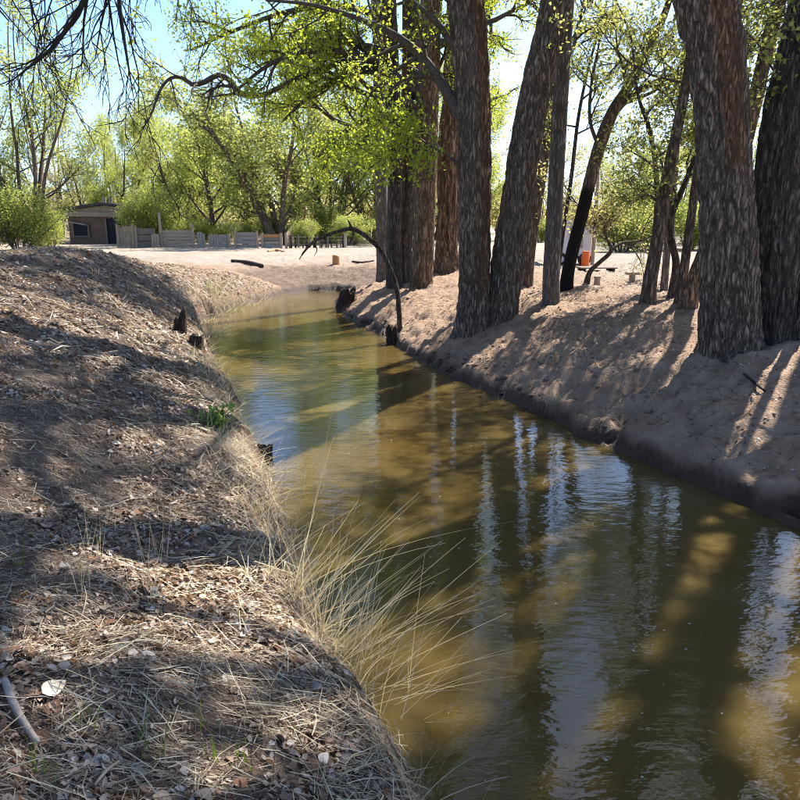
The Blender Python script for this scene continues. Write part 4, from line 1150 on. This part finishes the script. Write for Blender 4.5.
ground_log('fallen_stick', 'dark forked twig on the sand below the massive cottonwood', 'stick', [(744, 375), (754, 384), (765, 392)], [1.2, 1.5, 1.0], M_STUMP, 8, 0.002, 6.0)
ground_log('fallen_stick', 'small dark branch lying on the pale sand by the cut stump', 'stick', [(352, 262), (362, 263), (374, 261)], [0.8, 0.9, 0.5], M_STUMP, 7, 0.002, 6.5)
ground_log('fallen_stick', 'rust brown branch heap end lying before the rusty-railed fence panel', 'stick', [(268, 252), (276, 251), (284, 252)], [1.0, 1.2, 0.7], M_ORANGE_WOOD, 7, 0.002, 7.5)

def stool(u, v, label, w, h, flat_top):
    g = ground_px(u, v); Y = g[1]; k = Y / F_PX
    root = empty('log_stool', (g[0], g[1], float(H(g[0], g[1]))), label, 'stool')
    MB().tube([[0, 0, -0.05], [0, 0, h * k * 0.5], [0, 0, h * k]], [w * k * 0.36, w * k * 0.33, w * k * 0.34], 14).build('block', M_WOOD_TAN, root)
    if flat_top: MB().box((0, 0, h * k + 0.03), (w * k * 1.35, w * k * 0.8, 0.055), rz=0.1).build('seat_board', M_WOOD_TAN, root)
    else: MB().tube([[0, 0, h * k], [0, 0, h * k + 0.03]], [w * k * 0.4, w * k * 0.38], 14).build('seat_board', M_WOOD_TAN, root)
stool(597, 284, 'round cut log stool on the sand near the crooked shrub', 9, 6, False)
stool(632, 281, 'wooden stool with a wide flat board top on the sand flat', 9, 6, True)

def sand_flat_things():
    m_or = simple_mat('orange_plastic', (0.75, 0.13, 0.02), (0.85, 0.17, 0.03), 4, rough=0.5, bstr=0.1)
    m_wh = simple_mat('white_sheet', (0.55, 0.56, 0.58), (0.68, 0.69, 0.70), 2, rough=0.6, bstr=0.2)
    Y = 30.0; k = Y / F_PX
    g = ground_px(585, 267); g[2] = H(g[0], g[1])
    root = empty('orange_drum', g, 'bright orange drum standing on the sand beside a tan pole', 'drum')
    root.scale = (0.72, 0.72, 0.72)
    MB().tube([[0, 0, -0.02], [0, 0, 0.05], [0, 0, 0.28], [0, 0, 0.30], [0, 0, 0.33], [0, 0, 0.55], [0, 0, 0.60]], [0.14, 0.155, 0.155, 0.17, 0.155, 0.155, 0.14], 20).build('body', m_or, root, True)
    MB().tube([[0, 0, 0.585], [0, 0, 0.625]], [0.15, 0.145], 20).build('lid', m_or, root, False)
    g = ground_px(592, 265); g[2] = H(g[0], g[1])
    log_from('tan_pole', 'slim tan upright pole beside the orange drum', 'pole', np.array([[*g[:2], g[2] - 0.2], [g[0] + 0.02, g[1], g[2] + 1.3], [g[0], g[1], g[2] + 2.9]]), [0.06, 0.055, 0.045], M_WOOD_TAN, 10, 0.001)
    g = ground_px(568, 264); g[2] = H(g[0], g[1])
    root = empty('utility_trailer', g, 'pale grey box trailer parked on the sand behind the leaning tree', 'trailer')
    root.scale = (0.72, 0.72, 0.72)
    MB().box((0, 0, 1.05), (1.5, 1.6, 1.35)).build('body', m_wh, root)
    MB().box((0, 0, 1.78), (1.6, 1.7, 0.08)).build('roof', m_wh, root)
    MB().box((0.1, -0.82, 1.15), (0.55, 0.05, 0.9)).build('door', M_WOOD_GREY, root)
    MB().box((0, 0, 0.32), (1.4, 1.4, 0.1)).build('chassis', M_BARK_DARK, root)
    for dx in (-0.5, 0.5):
        wv = MB().tube([[dx, -0.82, 0.24], [dx, -0.66, 0.24]], 0.27, 16).build('wheel', M_BARK_DARK, root, False)
        MB().tube([[dx, -0.845, 0.24], [dx, -0.80, 0.24]], 0.13, 12).build('hub', m_wh, wv, False)
    g = ground_px(596, 271); g[2] = H(g[0], g[1])
    root = empty('plank_stack', (g[0], g[1], g[2]), 'low dark plank platform lying on the sand before the orange drum', 'platform')
    root.scale = (0.6, 0.6, 0.55)
    for i in range(5): MB().box((0, -0.4 + 0.2 * i, 0.16), (1.5, 0.17, 0.05), tilt=0.0).build('plank', M_WOOD, root)
    for dx in (-0.6, 0.6): MB().box((dx, 0, 0.065), (0.10, 0.95, 0.13)).build('bearer', M_BARK_DARK, root)
sand_flat_things()

# ------------------------------------------------------------------ grass, leaf litter and small plants
def blades(rng, base, n, length, lean, spread, width, splay=0.6, up=1.0, curl=0.5, segs=6, dirs=None):
    """n curved blades from a clump; base is a function of n giving root points"""
    root = base(n)
    az = rng.uniform(0, 2 * np.pi, n)
    d = np.stack([np.cos(az) * splay, np.sin(az) * splay, np.full(n, up)], 1) * rng.uniform(0.7, 1.2, (n, 3)) + np.asarray(lean)
    d /= np.linalg.norm(d, axis=1)[:, None]
    L = length * rng.uniform(0.35, 1.1, n)
    bend = np.stack([d[:, 0], d[:, 1], -np.full(n, 1.0)], 1) * (curl * rng.uniform(0.1, 1.0, n))[:, None] + rng.normal(0, 0.16, (n, 3))
    t = np.linspace(0, 1, segs + 1)
    pts = root[:, None, :] + d[:, None, :] * (L[:, None] * t)[:, :, None] + bend[:, None, :] * (L[:, None] * t ** 2 * 0.45)[:, :, None]
    side = np.cross(d, rng.normal(size=(n, 3))); side /= np.linalg.norm(side, axis=1)[:, None] + 1e-9
    w = (width * rng.uniform(0.6, 1.3, n))[:, None] * (1 - 0.75 * t)
    a = pts + side[:, None, :] * w[:, :, None] / 2
    b = pts - side[:, None, :] * w[:, :, None] / 2
    v = np.stack([a, b], 2).reshape(n, -1, 3)
    k = np.arange(segs) * 2
    q1 = np.stack([k, k + 1, k + 3, k + 2], 1)
    q = (q1[None] + (np.arange(n) * (segs + 1) * 2)[:, None, None]).reshape(-1, 4)
    return v.reshape(-1, 3), q

GT = 'dry grass tufts along the water'
def tuft(u, v, label, n, length, lean, width=0.004, rad=0.12, mat=None, splay=0.55, up=1.0, curl=0.5, group=GT, seed=0, name='grass_tuft', cat='grass tuft', clear=0.0):
    rng = np.random.default_rng(400 + seed)
    g = ground_px(u, v)
    o = np.array([g[0], g[1], float(H(g[0], g[1]))])
    def base(m):
        p = np.clip(rng.normal(0, rad, (m, 2)), -1.4 * rad, 1.4 * rad) + o[:2]
        return np.column_stack([p, np.maximum(H(p[:, 0], p[:, 1]), -0.02) - 0.012])
    vv, q = blades(rng, base, n, length, lean, rad, width, splay, up, curl)
    ob = link(name, mesh_from(name, vv - o, q), mat or M_STRAW_PALE)
    ob.location = o
    return tag(ob, label, cat, group)
L_OVER = 'pale dry grass tuft arching out over the murky water'
for i, (u, v, n, ln, lean) in enumerate([(352, 668, 150, 0.62, (0.75, 0.25, 0.1)), (318, 622, 130, 0.60, (0.5, 0.35, 0.2)), (385, 705, 80, 0.60, (0.8, 0.1, 0.0)), (290, 585, 120, 0.50, (0.5, 0.2, 0.1)),
                                        (272, 540, 110, 0.42, (0.5, 0.1, 0.0)), (330, 650, 70, 0.75, (0.8, 0.45, 0.2))]):
    tuft(u, v, L_OVER, int(n * 0.42), ln * 1.15, lean, 0.0050, 0.11, seed=i, splay=0.8, curl=0.35)
L_MID = 'low dry grass tuft matting the west waterline'
for i, (u, v, n, ln, lean) in enumerate([(248, 500, 120, 0.40, (0.35, 0, -0.2)), (240, 470, 120, 0.38, (0.4, 0, -0.3)), (228, 440, 90, 0.34, (0.5, 0.1, -0.2)), (215, 385, 80, 0.40, (0.5, 0.1, -0.1)), (206, 365, 80, 0.42, (0.4, 0, -0.2)),
                                        (205, 335, 90, 0.45, (0.3, 0, -0.4)), (203, 322, 90, 0.5, (0.3, 0, -0.5)), (224, 305, 100, 0.5, (0.3, -0.1, -0.3)), (240, 298, 100, 0.45, (0.3, -0.1, -0.3)), (258, 292, 80, 0.4, (0.3, -0.1, -0.2)), (210, 314, 90, 0.5, (0.3, 0, -0.5))]):
    L_MID = 'low straw tuft matting the waterline near the eroded clod' if v > 430 else 'low straw tuft on the waterline above the green weed' if v > 350 else 'dry straw tuft hanging at the waterline below the grey stub' if u < 209 else 'dry straw tuft fringing the bank nose where the ditch narrows'
    tuft(u, v, L_MID, int(n * (0.5 if v > 430 else 0.8)), ln, lean, 0.005 if v > 360 else 0.011, 0.16 if v > 360 else 0.28, seed=20 + i, group='low dry grass along the west waterline', mat=M_STRAW_PALE)
tuft(222, 302, 'green-tinged grass tuft on the bank nose by the water', 80, 0.35, (0.2, 0, 0), 0.012, 0.3, M_GRASS, seed=61, group=None)
tuft(556, 402, 'lone straw tuft with a green heart on the sandy east bank edge', 110, 0.24, (-0.1, -0.3, 0.1), 0.005, 0.06, seed=62, splay=0.9, group=None)
tuft(558, 400, 'small green sprig within the lone straw tuft', 16, 0.16, (0, 0, 0.2), 0.006, 0.03, M_GRASS, seed=63, group=None)
L_ST = 'tall thin straw stalks standing upright in the leaf litter'
for i, (u, v) in enumerate([(74, 592), (150, 602), (92, 560), (158, 560)]):
    tuft(u, v, L_ST, 7, 0.36, (0.12, 0, 0.6), 0.0032, 0.03, seed=70 + i, splay=0.2, curl=0.1, group='standing straw stalks')
L_GR = 'little green grass blades sprouting through the litter'
for i, (u, v) in enumerate([(88, 722), (206, 730), (142, 742), (152, 762), (216, 758), (36, 780), (20, 566), (245, 770), (48, 785)]):
    tuft(u, v, L_GR, 9, 0.12, (0, 0, 0.8), 0.0045, 0.02, M_GRASS, seed=80 + i, splay=0.25, curl=0.25, group='green sprouts in the litter')

def green_plant():
    g = ground_px(214, 425)
    o = np.array([g[0], g[1], float(H(g[0], g[1]))])
    root = empty('weed', o, 'bright green leafy weed growing on the west waterline', 'weed')
    rng = np.random.default_rng(3)
    pos = []
    mb = MB()
    for k in range(20):
        d = unit(np.array([rng.normal(0.3, 0.4), rng.normal(-0.2, 0.4), 1.0]))
        L = rng.uniform(0.14, 0.30)
        b = np.array([rng.normal(0, 0.05), rng.normal(0, 0.05), -0.03])
        mb.tube([b, b + d * L * 0.6, b + d * L + (0.02, 0, -0.01)], [0.004, 0.003, 0.002], 5)
        for t in np.linspace(0.3, 1, 7): pos.append(b + d * L * t + rng.normal(0, 0.012, 3))
    mb.build('stem', M_GRASS, root)
    link('foliage', leaf_mesh('foliage', np.array(pos), 0.05, rng, (0, 0, 0)), make_leaf('weed_leaf', [(0, (0.11, 0.19, 0.03)), (1, (0.22, 0.33, 0.06))], (0.45, 0.6, 0.1), 0.4), root)
green_plant()

def scatter(rng, n, region, weight):
    """points on the land, kept with probability weight(x, y, distance from waterline, side)"""
    x0, x1, y0, y1 = region
    out = []
    got = 0
    while got < n:
        x, y = rng.uniform(x0, x1, n * 2), rng.uniform(y0, y1, n * 2)
        i = np.clip(np.searchsorted(xs, x) - 1, 0, len(xs) - 2); j = np.clip(np.searchsorted(ys, y) - 1, 0, len(ys) - 2)
        k = rng.uniform(0, 1, n * 2) < weight(x, y, GD[j, i], GS[j, i])
        out.append(np.stack([x[k], y[k]], 1)); got += k.sum()
    return np.concatenate(out)[:n]

def lying(rng, xy, length, width, lift, roll, bow=0.12, jitter=0.35, comb=0.0):
    """flat strips lying on the ground: 3 cross-sections each"""
    n = len(xy)
    gx, gy = slope(xy[:, 0], xy[:, 1])
    az = np.where(rng.uniform(0, 1, n) < comb, np.arctan2(-gy, -gx) + rng.normal(0, 0.45, n), rng.uniform(0, 2 * np.pi, n))
    d = np.stack([np.cos(az), np.sin(az), np.cos(az) * gx + np.sin(az) * gy + rng.normal(0, jitter * 0.5, n)], 1)
    d /= np.linalg.norm(d, axis=1)[:, None]
    nrm = np.stack([-gx, -gy, np.ones(n)], 1) + rng.normal(0, roll, (n, 3))
    nrm -= d * (nrm * d).sum(1)[:, None]; nrm /= np.linalg.norm(nrm, axis=1)[:, None] + 1e-9
    s = np.cross(d, nrm)
    c = np.column_stack([xy, H(xy[:, 0], xy[:, 1]) + rng.uniform(0.2, 1.0, n) * lift])
    L = (length * rng.uniform(0.4, 1.3, n))[:, None]; W = (width * rng.uniform(0.6, 1.4, n))[:, None]
    bo = (rng.normal(0, bow, n))[:, None] * L
    return c, d, nrm, s, L, W, bo

def strip_mesh(name, rng, xy, length, width, lift):
    c, d, nrm, s, L, W, bo = lying(rng, xy, length, width, lift, 0.5, comb=0.5)
    v = np.stack([c - d * L / 2 - s * W / 2, c - d * L / 2 + s * W / 2, c + nrm * bo + s * W / 2 + s * bo * 0.6, c + nrm * bo - s * W / 2 + s * bo * 0.6, c + d * L / 2 + s * W * 0.2, c + d * L / 2 - s * W * 0.2], 1).reshape(-1, 3)
    k = np.arange(len(xy))[:, None] * 6
    q = np.concatenate([k + [0, 1, 2, 3], k + [3, 2, 4, 5]])
    return mesh_from(name, v, q)

def curled_mesh(name, rng, xy, length, lift):
    """dead leaves: a six-cornered blade folded along its midrib and curled"""
    c, d, nrm, s, L, W, bo = lying(rng, xy, length, length * 0.62, lift, 0.7, 0.15)
    fold = (rng.uniform(0.05, 0.5, len(xy)))[:, None] * L * 0.5
    v = np.stack([c - d * L / 2, c - d * L * 0.18 + s * W / 2 + nrm * fold, c + d * L * 0.2 + s * W * 0.4 + nrm * fold * 0.8, c + d * L / 2 + nrm * bo, c + d * L * 0.2 - s * W * 0.4 + nrm * fold, c - d * L * 0.18 - s * W / 2 + nrm * fold * 0.7], 1).reshape(-1, 3)
    k = np.arange(len(xy))[:, None] * 6
    q = np.concatenate([k + [0, 1, 2, 3], k + [0, 3, 4, 5]])
    return mesh_from(name, v, q)

def litter():
    rng = np.random.default_rng(21)
    clump = lambda x, y: np.clip(0.55 + 1.3 * fbm(x * 1.6, y * 1.6, 6.0, 3), 0.05, 1)
    wnear = lambda x, y, d, s: (s == 0) * (d > 0.05) * np.clip(1.6 / np.maximum(1.0, np.hypot(x, y) - 0.5), 0, 1) ** 1.2 * clump(x, y) * (0.25 + 0.75 * np.exp(-d / 0.9))
    xy = scatter(rng, 30000, (-4.5, 1.0, 0.6, 9.0), wnear)
    tag(link('straw_litter', strip_mesh('straw_litter', rng, xy, 0.10, 0.0024, 0.02), M_STRAW), 'mat of broken dry straw covering the west bank', 'straw', None, 'stuff')
    grassy = lambda x, y, d, s: (s == 0) * (d > 0.0) * np.exp(-d / 0.45) * np.clip(2.2 / np.maximum(1.0, np.hypot(x, y)), 0, 1)
    xy = scatter(rng, 3200, (-3.5, 1.0, 0.8, 9.0), grassy)
    tag(link('straw_mat', strip_mesh('straw_mat', rng, xy, 0.18, 0.0028, 0.06), M_STRAW_PALE), 'thick mat of long pale straw along the west waterline', 'straw', None, 'stuff')
    # arching straw rooted along the west waterline
    we = lambda x, y, d, s: (s == 0) * (d > 0.0) * np.exp(-d / 0.22) * np.clip(0.25 + 1.8 * perlin(x * 2.2, y * 2.2, 5.0), 0.03, 1) * np.clip(4 / np.hypot(x, y), 0, 1)
    xy = scatter(rng, 800, (-4.9, 0.8, 1.2, 15.0), we)
    root = np.column_stack([xy, H(xy[:, 0], xy[:, 1]) - 0.01])
    vv, q = blades(rng, lambda m: root, len(root), 0.30, (0.55, 0.05, 0.1), 0.1, 0.0042, 0.8, 0.55, 0.7, 5)
    tag(link('edge_grass', mesh_from('edge_grass', vv, q), M_STRAW_PALE), 'fringe of arching dry grass along the west waterline', 'grass', None, 'stuff')
    wl = lambda x, y, d, s: (s == 0) * (d > 0.1) * np.clip(1.8 / np.maximum(1.0, np.hypot(x, y) - 0.4), 0, 1) * np.clip(0.45 + 1.6 * fbm(x * 1.3 + 4, y * 1.3, 2.0, 3), 0.04, 1)
    xy = scatter(rng, 40000, (-5.0, 1.0, 0.6, 11.0), wl)
    tag(link('leaf_litter', curled_mesh('leaf_litter', rng, xy, 0.034, 0.018), M_DEAD), 'curled dead leaves and fragments strewn over the west bank', 'leaf litter', None, 'stuff')
    xy = scatter(rng, 45000, (-4.0, 1.0, 0.7, 6.5), wnear)
    tag(link('litter_crumbs', strip_mesh('litter_crumbs', rng, xy, 0.022, 0.0035, 0.014), M_DEAD), 'fine crumbled leaf and bark bits on the west bank', 'leaf litter', None, 'stuff')
    wf = lambda x, y, d, s: (s == 0) * (d > 0.1) * (d < 4.5) * clump(x, y)
    xy = scatter(rng, 16000, (-9.0, -1.5, 6.0, 23.0), wf)
    tag(link('far_litter', curled_mesh('far_litter', rng, xy, 0.065, 0.015), M_DEAD), 'dead leaves and bark bits on the bank crest', 'leaf litter', None, 'stuff')
    xy = scatter(rng, 9000, (-9.0, -1.5, 6.0, 23.0), wf)
    tag(link('far_straw', strip_mesh('far_straw', rng, xy, 0.24, 0.010, 0.03), M_STRAW), 'dry straw strewn on the bank crest', 'straw', None, 'stuff')
    wr = lambda x, y, d, s: (s == 1) * (d > 0.25) * clump(x * 1.5, y * 1.5) * np.clip(6 / np.hypot(x, y), 0, 1)
    xy = scatter(rng, 9000, (-2.0, 9.0, 3.0, 24.0), wr)
    tag(link('sand_litter', curled_mesh('sand_litter', rng, xy, 0.038, 0.006), M_DEAD), 'scattered dead leaf bits on the sandy east bank', 'leaf litter', None, 'stuff')
    xy = scatter(rng, 1500, (-1.0, 8.0, 3.5, 16.0), wr)
    tag(link('sand_twigs', strip_mesh('sand_twigs', rng, xy, 0.13, 0.005, 0.006), M_TWIG), 'fine broken twigs on the sandy east bank', 'twig litter', None, 'stuff')
    wc = lambda x, y, d, s: (s == 0) * (d > 0.3) * np.clip(0.2 + 2 * fbm(x * 0.9, y * 0.9, 12.0, 2), 0, 1)
    xy = scatter(rng, 700, (-5.0, 0.5, 0.8, 12.0), wc)
    tag(link('twig_litter', strip_mesh('twig_litter', rng, xy, 0.22, 0.006, 0.012), M_TWIG), 'thin brown twigs scattered on the west bank', 'twig litter', None, 'stuff')
    # bits floating on the water
    n = 520
    p = np.column_stack([rng.uniform(-2.5, 3.6, n), rng.uniform(2.2, 12, n)])
    dd, _ = edge_distance(p[:, 0], p[:, 1]); p = p[dd < -0.15]
    v = []
    for x, y in p:
        a, r = rng.uniform(0, 6.3), rng.uniform(0.003, 0.010)
        v += [[x + r * math.cos(a + k * 1.571), y + r * math.sin(a + k * 1.571), 0.003 + 0.002 * (k % 2)] for k in range(4)]
    me = mesh_from('floating_fluff', np.array(v), np.arange(len(v)).reshape(-1, 4))
    tag(link('floating_fluff', me, M_WOOD_GREY), 'tiny pale specks of fluff floating on the water', 'fluff', None, 'stuff')
litter()

def fallen_leaves():
    """the leaves one can pick out singly in front of the grass"""
    rng = np.random.default_rng(33)
    kinds = [('brown', (0.135, 0.062, 0.032), (0.25, 0.130, 0.07), 'curled russet brown dead leaf lying in the litter'),
             ('tan', (0.29, 0.20, 0.130), (0.38, 0.275, 0.19), 'curled tan dead leaf lying in the litter'),
             ('pale', (0.43, 0.36, 0.28), (0.54, 0.47, 0.385), 'pale bleached dead leaf lying in the litter'),
             ('grey', (0.16, 0.14, 0.125), (0.25, 0.225, 0.20), 'dull grey dead leaf lying in the litter')]
    meshes = {}
    for kname, a, b, lab in kinds:
        m = simple_mat('leaf_' + kname, a, b, 26, rough=0.75, bstr=0.5, bdist=0.003)
        for q_ in range(3):
            K = 7
            tt = np.linspace(0, 1, K + 2)[1:-1]
            wd = 0.37 * (0.85 + 0.15 * q_) * np.sin(np.pi * tt ** 0.72) ** 0.85
            rim = lambda sg: np.column_stack([tt - 0.5, sg * wd * rng.uniform(0.9, 1.08, K)])
            pts = np.vstack([[[-.5, 0]], rim(1), [[.5, 0]], rim(-1), np.column_stack([tt - 0.5, 0 * tt])])
            z = 0.55 * (0.5 + 0.5 * q_) * np.abs(pts[:, 1]) ** 1.3 + 0.30 * pts[:, 0] ** 2 * (1 - q_ * 0.8) + 0.12 * pts[:, 0] * pts[:, 1] * (q_ - 1) + rng.normal(0, 0.012, len(pts))
            up_, dn, md, tip = 1, K + 2, 2 * K + 2, K + 1
            t = [[0, md, up_], [0, dn, md], [tip, up_ + K - 1, md + K - 1], [tip, md + K - 1, dn + K - 1]]
            for a_ in range(K - 1):
                t += [[up_ + a_, md + a_, md + a_ + 1], [up_ + a_, md + a_ + 1, up_ + a_ + 1], [md + a_, dn + a_, dn + a_ + 1], [md + a_, dn + a_ + 1, md + a_ + 1]]
            me = mesh_from('fallen_leaf', np.column_stack([pts, z]), None, t, True)
            me.materials.append(m)
            meshes[kname, q_] = me
    w = lambda x, y, d, s: (s == 0) * (d > 0.25) * np.clip(0.4 + 1.6 * fbm(x * 1.3 + 4, y * 1.3, 2.0, 3), 0.05, 1) * (np.abs(x) < 0.62 * y + 0.1) * (np.hypot(x, y) > 1.2)
    xy = scatter(rng, 260, (-2.6, 0.6, 1.2, 3.8), w)
    for i, (x, y) in enumerate(xy):
        k = kinds[rng.choice(4, p=[0.5, 0.30, 0.08, 0.12])]
        o = bpy.data.objects.new('fallen_leaf', meshes[k[0], int(rng.integers(0, 3))])
        COL.objects.link(o)
        s = rng.uniform(0.036, 0.064)
        o.scale = (s, s, s)
        gx, gy = slope(np.array([x]), np.array([y]))
        nr = Vector((-float(gx[0]) + rng.normal(0, 0.35), -float(gy[0]) + rng.normal(0, 0.35), 1.0))
        qn = nr.to_track_quat('Z', 'Y')
        o.rotation_mode = 'QUATERNION'
        from mathutils import Quaternion
        o.rotation_quaternion = qn @ Quaternion((0, 0, 1), rng.uniform(0, 6.28))
        o.location = (x, y, float(H(x, y)) + rng.uniform(0.004, 0.018))
        tag(o, k[3], 'leaf', 'single dead leaves in the litter')
    # two that stand out
    for u, v, s, lab in ((55, 694, 0.085, 'large flat cream-coloured leaf lying beside the thick grey stick'), (324, 764, 0.06, 'cream-coloured leaf stuck upright on the bank lip above the water')):
        g = ground_px(u, v)
        o = bpy.data.objects.new('fallen_leaf', meshes['pale', 0]); COL.objects.link(o)
        o.location = (g[0], g[1], float(H(g[0], g[1])) + 0.02)
        o.rotation_euler = (0.55, 0.15, 1.2); o.scale = (s, s, s * 0.5)
        tag(o, lab, 'leaf')
fallen_leaves()

def soil_clods():
    """loose lumps of earth along the cut east bank and on the west slope"""
    rng = np.random.default_rng(91)
    ico = []
    import bmesh
    bm = bmesh.new(); bmesh.ops.create_icosphere(bm, subdivisions=2, radius=1.0)
    bv = np.array([v.co[:] for v in bm.verts]); bf = np.array([[v.index for v in f.verts] for f in bm.faces]); bm.free()
    def lump_mesh(name, xy, size):
        V, T = [], []
        for k, (x, y) in enumerate(xy):
            r = size * rng.lognormal(0, 0.45)
            v = bv * (1 + 0.45 * perlin(bv[:, 0] * 1.4 + k * 3.1, bv[:, 1] * 1.4, bv[:, 2] * 1.4 + k))[:, None] * np.array([r, r * rng.uniform(0.7, 1.2), r * 0.6])
            a = rng.uniform(0, 6.3); c, s_ = math.cos(a), math.sin(a)
            v = np.column_stack([v[:, 0] * c - v[:, 1] * s_, v[:, 0] * s_ + v[:, 1] * c, v[:, 2]])
            V.append(v + [x, y, float(H(x, y)) + r * 0.15]); T.append(bf + k * len(bv))
        V = np.concatenate(V)
        z = V[:, 2]
        wet = 1 - smooth(0.10, 0.25, z)
        return mesh_from(name, V, None, np.concatenate(T), True, {'litter': np.full(len(V), 0.35), 'pale': np.zeros(len(V)), 'wet': wet})
    we = lambda x, y, d, s: (s == 1) * (d > 0.02) * np.exp(-d / 0.35) * np.clip(0.3 + 2 * perlin(x * 1.2, y * 1.2, 3.0), 0, 1)
    xy = scatter(rng, 420, (-2.0, 5.0, 3.0, 21.0), we)
    tag(link('soil_clods', lump_mesh('soil_clods', xy, 0.019), M_GROUND), 'loose damp clods of soil along the cut east waterline', 'soil', None, 'stuff')
    ws = lambda x, y, d, s: (s == 1) * (d > 0.5) * (d < 5) * np.clip(0.2 + 2 * perlin(x * 1.2, y * 1.2, 9.0), 0, 1)
    xy = scatter(rng, 300, (-1.0, 9.0, 4.0, 18.0), ws)
    tag(link('sand_lumps', lump_mesh('sand_lumps', xy, 0.011), M_GROUND), 'small dry lumps of sand on the east slope', 'soil', None, 'stuff')
soil_clods()
